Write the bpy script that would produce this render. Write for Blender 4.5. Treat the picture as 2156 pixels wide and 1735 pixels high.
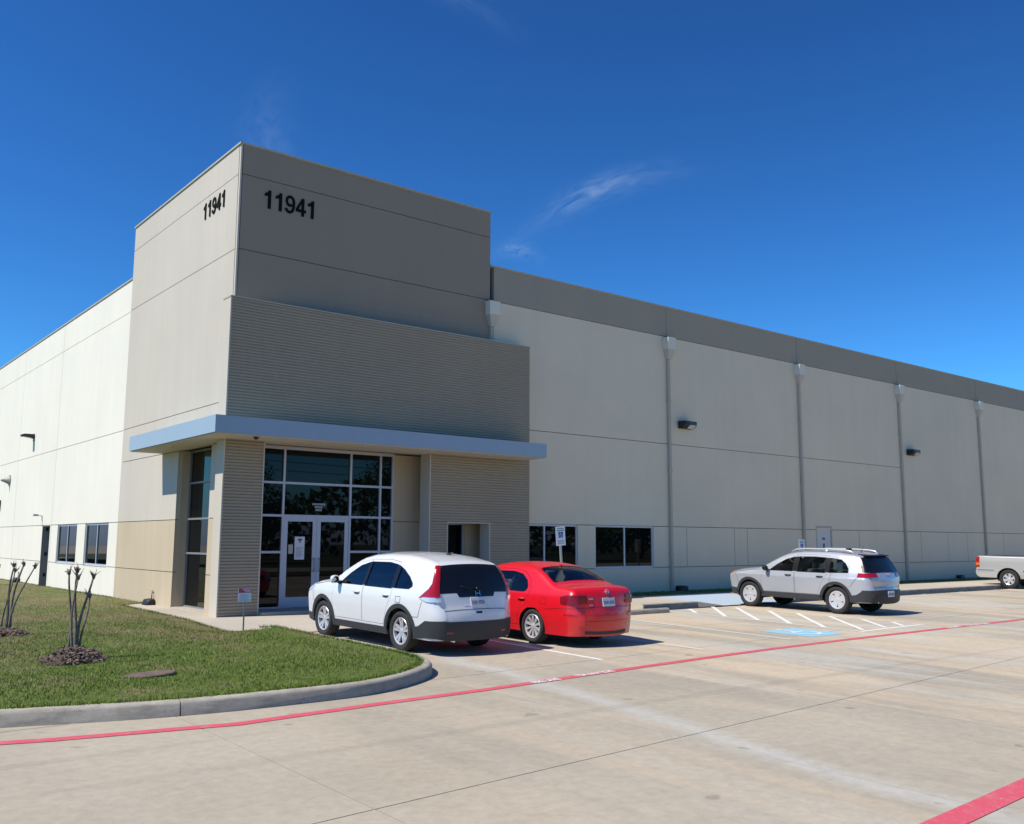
import bpy, bmesh, math, random
import numpy as np
from mathutils import Vector, Matrix
from mathutils.geometry import delaunay_2d_cdt
random.seed(7); rng = np.random.default_rng(7)
for o in list(bpy.data.objects): bpy.data.objects.remove(o)
scene = bpy.context.scene
COL = scene.collection
rad = math.radians

# ------------------------------------------------------------------ camera
yaw, pitch, roll = rad(51.1674), rad(7.8767), rad(0.2794)
fw = Vector((math.cos(yaw)*math.cos(pitch), math.sin(yaw)*math.cos(pitch), math.sin(pitch)))
rt = fw.cross(Vector((0, 0, 1))).normalized(); up = rt.cross(fw)
r2 = rt*math.cos(roll)+up*math.sin(roll); u2 = -rt*math.sin(roll)+up*math.cos(roll)
cd = bpy.data.cameras.new('camera'); cam = bpy.data.objects.new('camera', cd); COL.objects.link(cam)
cd.sensor_width = 36; cd.lens = 1969.34/2156*36; cd.clip_start = .1; cd.clip_end = 6000
m = Matrix.Identity(4)
for i in range(3):
    m[i][0] = r2[i]; m[i][1] = u2[i]; m[i][2] = -fw[i]
m[0][3], m[1][3], m[2][3] = -8.297, -20.64, 1.6
cam.matrix_world = m
scene.camera = cam

# ------------------------------------------------------------------ sky and sun
SUN = Vector((-0.91, 0.20, 1.19)).normalized()
EXPOSURE = 0.12
w = bpy.data.worlds.new('World'); scene.world = w; w.use_nodes = True
nt = w.node_tree; N = nt.nodes; L = nt.links; N.clear()
wo = N.new('ShaderNodeOutputWorld'); bg = N.new('ShaderNodeBackground'); sky = N.new('ShaderNodeTexSky')
sky.sky_type = 'NISHITA'; sky.sun_disc = False
sky.sun_elevation = math.asin(SUN.z); sky.sun_rotation = math.atan2(SUN.x, SUN.y)
sky.altitude = 60; sky.air_density = 1.0; sky.dust_density = 0.05; sky.ozone_density = 4.0
bg.inputs['Strength'].default_value = 0.07
SKYG, SKYC = 1.5, (.30, .655, .85)
gm = N.new('ShaderNodeGamma'); gm.inputs['Gamma'].default_value = SKYG
hs = N.new('ShaderNodeMix'); hs.data_type = 'RGBA'; hs.blend_type = 'MULTIPLY'; hs.inputs[0].default_value = 1; hs.inputs['B'].default_value = (*SKYC, 1)
L.new(sky.outputs['Color'], gm.inputs['Color']); L.new(gm.outputs['Color'], hs.inputs['A'])
tc = N.new('ShaderNodeTexCoord')
def mth(op, a, b=None):
    n = N.new('ShaderNodeMath'); n.operation = op
    for i, v in enumerate((a, b)):
        if v is None: continue
        if isinstance(v, (int, float)): n.inputs[i].default_value = v
        else: L.new(v, n.inputs[i])
    return n.outputs[0]
def dotv(v):
    n = N.new('ShaderNodeVectorMath'); n.operation = 'DOT_PRODUCT'; n.inputs[1].default_value = v
    L.new(tc.outputs['Generated'], n.inputs[0]); return n.outputs['Value']
def wisp(d0, d1, La, Lb, amp, scl):
    c = Vector(d0).normalized(); e = Vector(d1).normalized(); c0 = (c+e).normalized()
    t = (e-c); t = (t-c0*t.dot(c0)).normalized(); b = c0.cross(t)
    a = mth('DIVIDE', dotv(t), La); bb = mth('DIVIDE', dotv(b), Lb)
    # bend the wisp a little and break it with stretched noise
    bb = mth('SUBTRACT', bb, mth('MULTIPLY', mth('MULTIPLY', a, a), .5))
    front = mth('GREATER_THAN', dotv(c0), 0.0)
    g = mth('POWER', 2.718, mth('MULTIPLY', mth('ADD', mth('MULTIPLY', a, a), mth('MULTIPLY', bb, bb)), -1))
    mp = N.new('ShaderNodeCombineXYZ'); L.new(mth('MULTIPLY', a, 1.6), mp.inputs[0]); L.new(mth('MULTIPLY', bb, 1.0), mp.inputs[1])
    mp.inputs[2].default_value = scl*7
    nz = N.new('ShaderNodeTexNoise'); nz.inputs['Scale'].default_value = scl; nz.inputs['Detail'].default_value = 5
    nz.inputs['Distortion'].default_value = .8
    L.new(mp.outputs[0], nz.inputs['Vector'])
    nn = mth('MAXIMUM', mth('MULTIPLY', mth('SUBTRACT', nz.outputs['Fac'], .3), 2.4), 0)
    return mth('MULTIPLY', mth('MULTIPLY', mth('MULTIPLY', g, nn), front), amp)
tot = wisp((0.607, 0.719, 0.338), (0.689, 0.616, 0.383), .060, .011, .36, 1.1)
tot = mth('ADD', tot, wisp((0.590, 0.750, 0.307), (0.612, 0.730, 0.303), .022, .008, .22, 1.5))
tot = mth('ADD', tot, wisp((0.372, 0.845, 0.380), (0.352, 0.838, 0.420), .035, .022, .13, 1.0))
tot = mth('ADD', tot, wisp((0.42, 0.72, 0.555), (0.47, 0.70, 0.54), .07, .012, .20, 1.3))
tot = mth('ADD', tot, wisp((0.65, -0.62, 0.40), (0.50, -0.75, 0.42), .20, .03, .25, 1.3))
tot = mth('ADD', tot, wisp((-0.5, -0.7, 0.45), (-0.6, -0.5, 0.5), .20, .03, .25, 1.4))
mix = N.new('ShaderNodeMix'); mix.data_type = 'RGBA'
L.new(tot, mix.inputs['Factor']); sepc = N.new('ShaderNodeSeparateColor'); L.new(hs.outputs['Result'], sepc.inputs[0]); cmb = N.new('ShaderNodeCombineColor')
L.new(mth('MINIMUM', sepc.outputs[0], mth('MULTIPLY', sepc.outputs[2], .55)), cmb.inputs[0])
L.new(mth('MINIMUM', sepc.outputs[1], mth('MULTIPLY', sepc.outputs[2], .74)), cmb.inputs[1]); L.new(sepc.outputs[2], cmb.inputs[2])
L.new(cmb.outputs[0], mix.inputs['A'])
mix.inputs['B'].default_value = (5.5, 7.6, 10.5, 1)
L.new(mix.outputs['Result'], bg.inputs['Color']); L.new(bg.outputs[0], wo.inputs[0])

sd = bpy.data.lights.new('sun', 'SUN'); so = bpy.data.objects.new('sun', sd); COL.objects.link(so)
sd.energy = 5.0; sd.angle = rad(.53); sd.color = (1, .935, .825)
so.rotation_euler = (-SUN).to_track_quat('-Z', 'Y').to_euler()
so.location = (0, 0, 40)
vs = scene.view_settings; vs.view_transform = 'Standard'; vs.look = 'None'; vs.exposure = EXPOSURE; vs.gamma = 1
vs.use_curve_mapping = False

# ------------------------------------------------------------------ helpers
def tag(o, label=None, cat=None, group=None, kind=None):
    if label: o['label'] = label
    if cat: o['category'] = cat
    if group: o['group'] = group
    if kind: o['kind'] = kind
    return o
def empty(name, loc=(0, 0, 0), rot=(0, 0, 0), parent=None):
    o = bpy.data.objects.new(name, None); COL.objects.link(o); o.location = loc; o.rotation_euler = rot
    o.empty_display_size = .2
    if parent: o.parent = parent
    return o
def link(name, me, mats=None, parent=None, smooth=False):
    o = bpy.data.objects.new(name, me); COL.objects.link(o)
    if mats is not None:
        for mm in (mats if isinstance(mats, (list, tuple)) else [mats]): me.materials.append(mm)
    if parent: o.parent = parent
    if smooth: me.polygons.foreach_set('use_smooth', [True]*len(me.polygons))
    return o
class MB:
    def __init__(s): s.v = []; s.f = []
    def add(s, vs, fs):
        k = len(s.v); s.v += [tuple(p) for p in vs]; s.f += [tuple(i+k for i in f) for f in fs]; return s
    def box(s, x0, y0, z0, x1, y1, z1):
        vs = [(x, y, z) for z in (z0, z1) for (x, y) in ((x0, y0), (x1, y0), (x1, y1), (x0, y1))]
        return s.add(vs, [(3, 2, 1, 0), (4, 5, 6, 7), (0, 1, 5, 4), (1, 2, 6, 5), (2, 3, 7, 6), (3, 0, 4, 7)])
    def prism(s, poly, fn, t0, t1):
        """poly 2D ccw; fn(a,b,t)->xyz"""
        n = len(poly); vs = [fn(a, b, t0) for a, b in poly]+[fn(a, b, t1) for a, b in poly]
        fs = [tuple(range(n))[::-1], tuple(range(n, 2*n))]
        fs += [(i, (i+1) % n, n+(i+1) % n, n+i) for i in range(n)]
        return s.add(vs, fs)
    def tube(s, pts, rs, n=8, caps=True):
        pts = [Vector(p) for p in pts]; rings = []
        if not hasattr(rs, '__len__'): rs = [rs]*len(pts)
        prev = None
        for i, p in enumerate(pts):
            d = (pts[min(i+1, len(pts)-1)]-pts[max(i-1, 0)]).normalized()
            if prev is None: a = d.orthogonal().normalized()
            else: a = (prev-d*prev.dot(d)).normalized()
            prev = a; b = d.cross(a)
            rings.append([p+(a*math.cos(2*math.pi*k/n)+b*math.sin(2*math.pi*k/n))*rs[i] for k in range(n)])
        vs = [q for r in rings for q in r]; fs = []
        for i in range(len(pts)-1):
            for k in range(n):
                fs.append((i*n+k, i*n+(k+1) % n, (i+1)*n+(k+1) % n, (i+1)*n+k))
        if caps:
            fs.append(tuple(range(n))[::-1]); fs.append(tuple(range(len(vs)-n, len(vs))))
        return s.add(vs, fs)
    def lathe(s, prof, n=32, axis='y', c=(0, 0, 0)):
        """prof list of (r, t); revolve about axis through c"""
        vs = []; m = len(prof)
        for k in range(n):
            a = 2*math.pi*k/n; ca, sa = math.cos(a), math.sin(a)
            for r, t in prof:
                p = {'y': (r*ca, t, r*sa), 'z': (r*ca, r*sa, t), 'x': (t, r*ca, r*sa)}[axis]
                vs.append((p[0]+c[0], p[1]+c[1], p[2]+c[2]))
        fs = [(k*m+i, k*m+i+1, ((k+1) % n)*m+i+1, ((k+1) % n)*m+i) for k in range(n) for i in range(m-1)]
        return s.add(vs, fs)
    def mesh(s, name='mesh'):
        me = bpy.data.meshes.new(name); me.from_pydata(s.v, [], s.f); me.update(); return me
    def build(s, name, mat, parent=None, smooth=False, fix=True, bevel=0):
        me = s.mesh(name)
        if fix or bevel:
            bm = bmesh.new(); bm.from_mesh(me)
            if bevel:
                bmesh.ops.bevel(bm, geom=list(bm.edges), offset=bevel, segments=1, affect='EDGES')
            bmesh.ops.recalc_face_normals(bm, faces=bm.faces); bm.to_mesh(me); bm.free()
        return link(name, me, mat, parent, smooth)
def autosmooth(o, ang=35):
    me = o.data; me.polygons.foreach_set('use_smooth', [True]*len(me.polygons))
    bm = bmesh.new(); bm.from_mesh(me)
    for e in bm.edges:
        if len(e.link_faces) == 2 and e.calc_face_angle(0) > rad(ang): e.smooth = False
    bm.to_mesh(me); bm.free()
    return o

# ------------------------------------------------------------------ materials
def nmat(name):
    m = bpy.data.materials.new(name); m.use_nodes = True
    return m, m.node_tree, m.node_tree.nodes['Principled BSDF']
def simple(name, col, rough=.6, metal=0, spec=None, coat=0, coatr=.03, ior=None):
    m, t, b = nmat(name)
    b.inputs['Base Color'].default_value = (*col, 1); b.inputs['Roughness'].default_value = rough
    b.inputs['Metallic'].default_value = metal
    if spec is not None: b.inputs['Specular IOR Level'].default_value = spec
    if coat: b.inputs['Coat Weight'].default_value = coat; b.inputs['Coat Roughness'].default_value = coatr
    if ior: b.inputs['IOR'].default_value = ior
    return m
def noise(t, vec, scale, detail=4, rough=.55, dist=0):
    n = t.nodes.new('ShaderNodeTexNoise'); n.inputs['Scale'].default_value = scale; n.inputs['Detail'].default_value = detail
    n.inputs['Roughness'].default_value = rough; n.inputs['Distortion'].default_value = dist
    if vec is not None: t.links.new(vec, n.inputs['Vector'])
    return n.outputs['Fac']
def coords(t, scale=(1, 1, 1), rotz=0, space='world'):
    if space == 'world':
        g = t.nodes.new('ShaderNodeNewGeometry'); v = g.outputs['Position']
    else:
        g = t.nodes.new('ShaderNodeTexCoord'); v = g.outputs['Object']
    mp = t.nodes.new('ShaderNodeMapping'); mp.inputs['Scale'].default_value = scale; mp.inputs['Rotation'].default_value = (0, 0, rotz)
    t.links.new(v, mp.inputs['Vector']); return mp.outputs['Vector']
def ramp(t, fac, stops):
    r = t.nodes.new('ShaderNodeValToRGB'); e = r.color_ramp.elements
    while len(e) < len(stops): e.new(.5)
    for el, (p, c) in zip(e, stops): el.position = p; el.color = (*c, 1) if len(c) == 3 else c
    t.links.new(fac, r.inputs['Fac']); return r.outputs['Color']
def mixc(t, fac, a, b, mode='MIX'):
    n = t.nodes.new('ShaderNodeMix'); n.data_type = 'RGBA'; n.blend_type = mode
    for k, v in (('Factor', fac), ('A', a), ('B', b)):
        i = n.inputs[k] if k != 'Factor' else n.inputs[0]
        if isinstance(v, (int, float)): i.default_value = v
        elif isinstance(v, tuple): i.default_value = (*v, 1)
        else: t.links.new(v, i)
    return n.outputs['Result']
def bump(t, b, h, strength, dist=.01):
    n = t.nodes.new('ShaderNodeBump'); n.inputs['Strength'].default_value = strength; n.inputs['Distance'].default_value = dist
    t.links.new(h, n.inputs['Height']); t.links.new(n.outputs['Normal'], b.inputs['Normal'])
def paint_wall(name, col, var=.07, streak=.05):
    m, t, b = nmat(name); b.inputs['Roughness'].default_value = .85; b.inputs['Specular IOR Level'].default_value = .25
    a = noise(t, coords(t), .35, 5, .6)
    s = noise(t, coords(t, (1.6, 1.6, .12)), 1.3, 5, .65)
    f = noise(t, coords(t), 14, 4)
    c1 = ramp(t, a, [(.3, tuple(x*(1-var) for x in col)), (.7, tuple(min(1, x*(1+var*.5)) for x in col))])
    c2 = mixc(t, 1.0, c1, ramp(t, s, [(.38, (1-streak,)*3), (.62, (1+streak*.3,)*3)]), 'MULTIPLY')
    t.links.new(c2, b.inputs['Base Color']); bump(t, b, f, .12, .006)
    return m
M = {}
M['white'] = paint_wall('paint_offwhite', (.765, .735, .625), .04, .025)
M['beige'] = paint_wall('paint_warm_grey', (.545, .50, .415), .05, .03)
M['tan'] = paint_wall('paint_tan', (.525, .435, .30), .05, .05)
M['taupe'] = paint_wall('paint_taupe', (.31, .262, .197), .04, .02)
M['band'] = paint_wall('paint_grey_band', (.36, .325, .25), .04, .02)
M['maingrey'] = paint_wall('paint_main_light', (.74, .65, .475), .05, .018)
M['rib'] = paint_wall('ribbed_concrete', (.365, .315, .235), .06, .02)
M['joint'] = simple('joint_sealant', (.16, .15, .13), .9)
M['coping'] = simple('coping_metal', (.42, .39, .32), .75)
M['blue'] = paint_wall('canopy_blue', (.30, .41, .505), .02, .02)
M['soffit'] = paint_wall('soffit_panel', (.52, .49, .42), .03, .02)
M['alu'] = simple('anodised_aluminium', (.50, .53, .60), .42, .35)
M['alug'] = simple('window_aluminium', (.52, .54, .56), .45, .2)
M['darkalu'] = simple('grey_aluminium', (.24, .245, .25), .5, .2)
M['glass'] = simple('dark_glazing', (.003, .004, .005), .012, 0, spec=.30)
M['num'] = simple('black_numeral', (.006, .006, .006), .85, spec=.15)
M['pipe'] = simple('downspout_paint', (.46, .415, .32), .7)
M['head'] = simple('collector_paint', (.70, .66, .53), .6)
M['bronze'] = simple('dark_bronze', (.015, .015, .018), .45)
M['lens'] = simple('lamp_lens', (.55, .58, .6), .15, 0)
M['darkdoor'] = simple('brown_steel_door', (.16, .115, .07), .6)
M['jambgrey'] = simple('grey_steel_jamb', (.30, .30, .28), .5)
M['steel'] = simple('galvanised_steel', (.42, .43, .42), .45, .6)
M['doorpaint'] = simple('door_paint_grey', (.62, .60, .55), .6)
M['paper'] = simple('white_paper', (.75, .76, .78), .8)
M['ink'] = simple('grey_ink', (.12, .13, .2), .8)
M['signred'] = simple('sign_red', (.45, .08, .12), .6)
M['signwhite'] = simple('sign_white', (.72, .76, .82), .5)
M['signblue'] = simple('sign_blue', (.02, .06, .36), .5)
M['black'] = simple('black_plastic', (.012, .012, .013), .55)
M['trim'] = simple('satin_black_trim', (.006, .006, .007), .3)
M['clad'] = simple('grey_black_cladding', (.030, .031, .034), .6)
M['tyre'] = simple('tyre_rubber', (.022, .022, .022), .85)
M['chrome'] = simple('chrome', (.75, .76, .78), .12, 1)
M['interior'] = simple('car_interior', (.035, .035, .037), .8)
M['seat'] = simple('car_seat_grey', (.10, .10, .10), .8)
M['redlens'] = simple('red_lens', (.34, .004, .008), .12, coat=.6)
M['clearlens'] = simple('clear_lens', (.62, .63, .66), .12, .3, coat=1)
M['amber'] = simple('amber_lens', (.70, .16, .02), .15, coat=1)
M['plate'] = simple('plate_white', (.62, .66, .70), .5)
M['liner'] = simple('wheel_liner', (.008, .008, .008), .95)
M['under'] = simple('underbody', (.012, .012, .012), .9)
def alloy(name, col, r=.32): return simple(name, col, r, .45)
M['alloy'] = alloy('alloy_wheel', (.62, .62, .63))
M['hubcap'] = simple('silver_hubcap', (.60, .60, .62), .35, .35)
def carpaint(name, col, metal=0, rough=.35, dust=.30, coat=1):
    m, t, b = nmat(name); b.inputs['Roughness'].default_value = rough; b.inputs['Metallic'].default_value = metal
    b.inputs['Coat Weight'].default_value = coat; b.inputs['Coat Roughness'].default_value = .03
    # thin road dust low on the body
    g = t.nodes.new('ShaderNodeTexCoord'); sp = t.nodes.new('ShaderNodeSeparateXYZ'); t.links.new(g.outputs['Object'], sp.inputs[0])
    nz = noise(t, coords(t, space='object'), 4, 5)
    mr = t.nodes.new('ShaderNodeMapRange'); mr.inputs['From Min'].default_value = .75; mr.inputs['From Max'].default_value = .15
    mr.inputs['To Max'].default_value = dust; t.links.new(sp.outputs['Z'], mr.inputs['Value'])
    mu = t.nodes.new('ShaderNodeMath'); mu.operation = 'MULTIPLY'; t.links.new(mr.outputs[0], mu.inputs[0]); t.links.new(nz, mu.inputs[1])
    t.links.new(mixc(t, mu.outputs[0], col, (.30, .26, .21)), b.inputs['Base Color'])
    return m
M['carwhite'] = carpaint('paint_white', (.70, .705, .71))
M['carred'] = carpaint('paint_red', (.66, .003, .012), dust=.12, coat=.55)
M['carsilver'] = carpaint('paint_silver', (.46, .48, .52), .40, .34, coat=.7)
M['cartan'] = carpaint('paint_pewter', (.55, .55, .54), .45, .32)
def carglass(name, tint, gl=(1, 1, 1)):
    m, t, b = nmat(name); n = t.nodes
    n.remove(b); o = n['Material Output']
    tr = n.new('ShaderNodeBsdfTransparent'); tr.inputs['Color'].default_value = (*tint, 1)
    g = n.new('ShaderNodeBsdfGlossy'); g.inputs['Roughness'].default_value = .01; g.inputs['Color'].default_value = (*gl, 1)
    fr = n.new('ShaderNodeFresnel'); fr.inputs['IOR'].default_value = 1.55
    mx = n.new('ShaderNodeMixShader'); t.links.new(fr.outputs[0], mx.inputs[0]); t.links.new(tr.outputs[0], mx.inputs[1]); t.links.new(g.outputs[0], mx.inputs[2])
    t.links.new(mx.outputs[0], o.inputs['Surface']); return m
M['tint'] = carglass('privacy_glass', (.10, .12, .14))
M['clear'] = carglass('green_glass', (.70, .78, .75))

# concrete of the lot
def concrete(name, base, stains=True, streakrot=0):
    m, t, b = nmat(name); b.inputs['Roughness'].default_value = .85; b.inputs['Specular IOR Level'].default_value = .3
    v = coords(t)
    big = noise(t, coords(t, (1, 1, 1)), .22, 5, .6, .4)
    # drifting rust-brown and grey streaks that follow the fall of the slab (they run across the lane)
    st = noise(t, coords(t, (.9, .16, 1), rad(7)), .75, 6, .6, .6)
    st2 = noise(t, coords(t, (1.3, .12, 1), rad(5)), .95, 5, .6, .5)
    fine = noise(t, v, 9, 6, .7)
    grit = noise(t, v, 90, 3, .6)
    c = ramp(t, big, [(.32, tuple(x*.84 for x in base)), (.68, tuple(x*1.08 for x in base))])
    if stains:
        sep = t.nodes.new('ShaderNodeSeparateXYZ'); t.links.new(v, sep.inputs[0])
        xr = t.nodes.new('ShaderNodeMapRange'); xr.inputs['From Min'].default_value = -5; xr.inputs['From Max'].default_value = 3
        xr.inputs['To Min'].default_value = .10; xr.inputs['To Max'].default_value = .95
        t.links.new(sep.outputs['X'], xr.inputs['Value'])
        mu = t.nodes.new('ShaderNodeMath'); mu.operation = 'MULTIPLY'
        t.links.new(ramp(t, st, [(.44, (0, 0, 0)), (.60, (1, 1, 1))]), mu.inputs[0]); t.links.new(xr.outputs[0], mu.inputs[1])
        c = mixc(t, mu.outputs[0], c, (.56, .46, .33))
        mu2 = t.nodes.new('ShaderNodeMath'); mu2.operation = 'MULTIPLY'; mu2.inputs[1].default_value = .75
        t.links.new(ramp(t, st2, [(.54, (0, 0, 0)), (.66, (1, 1, 1))]), mu2.inputs[0])
        mu3 = t.nodes.new('ShaderNodeMath'); mu3.operation = 'MULTIPLY'; t.links.new(mu2.outputs[0], mu3.inputs[0]); t.links.new(xr.outputs[0], mu3.inputs[1])
        c = mixc(t, mu3.outputs[0], c, (.49, .475, .42))
        # one pale wash line down the lane joint
        wx = noise(t, coords(t, (.3, .3, .3)), 1.2, 3)
        a1 = t.nodes.new('ShaderNodeMath'); a1.operation = 'MULTIPLY_ADD'; a1.inputs[1].default_value = .17; a1.inputs[2].default_value = 1.62
        t.links.new(sep.outputs['Y'], a1.inputs[0])
        a2 = t.nodes.new('ShaderNodeMath'); a2.operation = 'SUBTRACT'; t.links.new(sep.outputs['X'], a2.inputs[0]); t.links.new(a1.outputs[0], a2.inputs[1])
        a3 = t.nodes.new('ShaderNodeMath'); a3.operation = 'MULTIPLY_ADD'; a3.inputs[1].default_value = .9; a3.inputs[2].default_value = -.45
        t.links.new(wx, a3.inputs[0])
        a4 = t.nodes.new('ShaderNodeMath'); a4.operation = 'ADD'; t.links.new(a2.outputs[0], a4.inputs[0]); t.links.new(a3.outputs[0], a4.inputs[1])
        a5 = t.nodes.new('ShaderNodeMath'); a5.operation = 'ABSOLUTE'; t.links.new(a4.outputs[0], a5.inputs[0])
        ml = t.nodes.new('ShaderNodeMapRange'); ml.inputs['From Min'].default_value = .30; ml.inputs['From Max'].default_value = .02; ml.inputs['To Max'].default_value = .55
        t.links.new(a5.outputs[0], ml.inputs['Value'])
        c = mixc(t, ml.outputs[0], c, (.52, .52, .48))
        wp = noise(t, coords(t, (.5, .22, 1), rad(9)), .55, 4, .65, .8)
        wf = t.nodes.new('ShaderNodeMath'); wf.operation = 'MULTIPLY'; t.links.new(ramp(t, wp, [(.55, (0, 0, 0)), (.66, (.75, .75, .75))]), wf.inputs[0]); t.links.new(xr.outputs[0], wf.inputs[1])
        c = mixc(t, wf.outputs[0], c, (.55, .52, .445))
        tm = noise(t, coords(t, (.05, 2.2, 1), rad(-4)), 1.0, 3, .5, .3)
        c = mixc(t, ramp(t, tm, [(.62, (0, 0, 0)), (.72, (.22, .22, .22))]), c, (.23, .20, .16))
        spots = noise(t, coords(t, (1, 1, 1)), 3.1, 2, .4)
        c = mixc(t, ramp(t, spots, [(.735, (0, 0, 0)), (.77, (.5, .5, .5))]), c, tuple(x*.5 for x in base))
    c = mixc(t, 1.0, c, ramp(t, fine, [(.28, (.86, .86, .85)), (.72, (1.08, 1.08, 1.08))]), 'MULTIPLY')
    c = mixc(t, 1.0, c, ramp(t, grit, [(.2, (.93, .93, .93)), (.8, (1.05, 1.05, 1.05))]), 'MULTIPLY')
    t.links.new(c, b.inputs['Base Color']); bump(t, b, grit, .25, .004)
    return m
M['lot'] = concrete('lot_concrete', (.418, .368, .285))
M['walk'] = concrete('sidewalk_concrete', (.50, .445, .36), False)
M['kerb'] = concrete('kerb_concrete', (.44, .405, .335), False)
def kerbdirt(m):
    t = m.node_tree; b = t.nodes['Principled BSDF']; src = b.inputs['Base Color'].links[0].from_socket
    n = noise(t, coords(t, (1.1, 1.1, 5)), 2.6, 6, .7); n2 = noise(t, coords(t), 24, 4, .6)
    c = mixc(t, ramp(t, n, [(.44, (0, 0, 0)), (.70, (.7, .7, .7))]), src, (.21, .19, .155)); c = mixc(t, ramp(t, n2, [(.60, (0, 0, 0)), (.72, (.5, .5, .5))]), c, (.16, .145, .12))
    t.links.new(c, b.inputs['Base Color'])
kerbdirt(M['kerb'])
def worn(name, col, amt):
    m, t, b = nmat(name); b.inputs['Roughness'].default_value = .7
    n1 = noise(t, coords(t), 6, 6, .7); n2 = noise(t, coords(t), 55, 3, .6)
    mx = mixc(t, .5, n1, n2)
    f = ramp(t, mx, [(.40-amt*.1, (1, 1, 1)), (.60-amt*.2, (0, 0, 0))])
    mu = t.nodes.new('ShaderNodeMath'); mu.operation = 'MULTIPLY'; mu.inputs[1].default_value = amt; t.links.new(f, mu.inputs[0])
    t.links.new(mixc(t, mu.outputs[0], col, (.45, .41, .34)), b.inputs['Base Color'])
    return m
M['redline'] = worn('fire_lane_red', (.62, .085, .12), .6)
M['whiteline'] = worn('stripe_white', (.78, .77, .72), .55)
M['fadeline'] = worn('stripe_faded', (.66, .64, .58), .9)
M['bluepatch'] = worn('access_blue', (.27, .55, .68), .85)
M['rampblue'] = worn('ramp_pale_blue', (.42, .52, .62), .4)
M['stencil'] = worn('stencil_white', (.80, .76, .77), .25)
def grassmat(name, base=False):
    m, t, b = nmat(name); b.inputs['Roughness'].default_value = .75; b.inputs['Specular IOR Level'].default_value = .2
    v = coords(t)
    n1 = noise(t, v, .45, 4, .6, .5); n2 = noise(t, v, 1.7, 5, .65); n3 = noise(t, v, 10, 4, .6)
    sep = t.nodes.new('ShaderNodeSeparateXYZ'); t.links.new(v, sep.inputs[0])
    # drier toward the building, greener by the kerb
    yr = t.nodes.new('ShaderNodeMapRange'); yr.inputs['From Min'].default_value = -9.6; yr.inputs['From Max'].default_value = -3
    yr.inputs['To Min'].default_value = -.16; yr.inputs['To Max'].default_value = -.035; t.links.new(sep.outputs['Y'], yr.inputs['Value'])
    s = mixc(t, .5, n1, n2)
    ad = t.nodes.new('ShaderNodeMath'); ad.operation = 'ADD'; t.links.new(s, ad.inputs[0]); t.links.new(yr.outputs[0], ad.inputs[1])
    g = ramp(t, n3, [(.3, (.075, .135, .016)), (.5, (.13, .205, .028)), (.75, (.20, .27, .07))])
    d = ramp(t, n3, [(.3, (.20, .165, .075)), (.7, (.36, .29, .155))])
    f = ramp(t, ad.outputs[0], [(.37, (.04, .04, .04)), (.53, (.92, .92, .92))])
    c = mixc(t, f, g, d)
    if base: c = mixc(t, .45, c, (.06, .055, .025))
    else:
        at = t.nodes.new('ShaderNodeAttribute'); at.attribute_name = 'rnd'
        c = mixc(t, 1.0, c, ramp(t, at.outputs['Fac'], [(0, (.55, .6, .5)), (.7, (1.15, 1.1, 1.0)), (1, (1.7, 1.5, 1.3))]), 'MULTIPLY')
    t.links.new(c, b.inputs['Base Color'])
    return m
M['soil'] = grassmat('turf_base', True); M['blade'] = grassmat('grass_blade')
def mottled(name, c0, c1, scale, rough=.9, bmp=.5):
    m, t, b = nmat(name); b.inputs['Roughness'].default_value = rough
    n = noise(t, coords(t), scale, 5, .7)
    t.links.new(ramp(t, n, [(.3, c0), (.7, c1)]), b.inputs['Base Color']); bump(t, b, n, bmp, .02); return m
M['mulch'] = mottled('mulch', (.03, .019, .014), (.11, .075, .055), 22)
M['chip'] = mottled('mulch_chip', (.05, .032, .024), (.24, .18, .145), 9)
M['bark'] = mottled('myrtle_bark', (.075, .06, .048), (.27, .23, .19), 14, .8, .4)
M['dirt'] = mottled('reddish_slab', (.10, .065, .05), (.21, .145, .11), 9)
M['verge'] = mottled('verge_grass', (.035, .06, .014), (.12, .115, .04), .6)
M['road'] = mottled('asphalt', (.045, .045, .047), (.07, .07, .07), 2)
M['leaf'] = mottled('tree_leaf', (.025, .05, .012), (.085, .13, .035), .9)
M['trunk'] = mottled('tree_bark', (.05, .04, .03), (.13, .11, .09), 6)
M['polewood'] = mottled('pole_wood', (.06, .045, .03), (.13, .10, .08), 3)
M['wire'] = simple('wire_black', (.01, .01, .01), .6)

# ------------------------------------------------------------------ 2D meshing
def inpoly(P, poly):
    P = np.asarray(P); poly = np.asarray(poly); x, y = P[:, 0], P[:, 1]; c = np.zeros(len(P), bool)
    x1, y1 = poly[:, 0], poly[:, 1]; x2, y2 = np.roll(x1, -1), np.roll(y1, -1)
    for a, b, e, d in zip(x1, y1, x2, y2):
        if b == d: continue
        k = ((b > y) != (d > y)) & (x < (e-a)*(y-b)/(d-b)+a); c ^= k
    return c
def dens(poly, sp, closed=True):
    out = []; n = len(poly)
    for i in range(n if closed else n-1):
        a = np.array(poly[i], float); b = np.array(poly[(i+1) % n], float); k = max(1, int(math.ceil(np.linalg.norm(b-a)/sp)))
        for j in range(k): out.append(tuple(a+(b-a)*j/k))
    if not closed: out.append(tuple(poly[-1]))
    return out
def segdist(P, poly, closed=True):
    P = np.asarray(P, float); A = np.asarray(poly, float)
    if closed: B = np.roll(A, -1, axis=0)
    else: A, B = A[:-1], A[1:]
    D = B-A; l2 = (D**2).sum(1)+1e-12
    t = ((P[:, None, :]-A[None])*D[None]).sum(2)/l2; t = np.clip(t, 0, 1)
    q = A[None]+t[..., None]*D[None]; d = np.sqrt(((P[:, None, :]-q)**2).sum(2)); k = d.argmin(1)
    return d[np.arange(len(P)), k], k, t[np.arange(len(P)), k]
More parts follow.
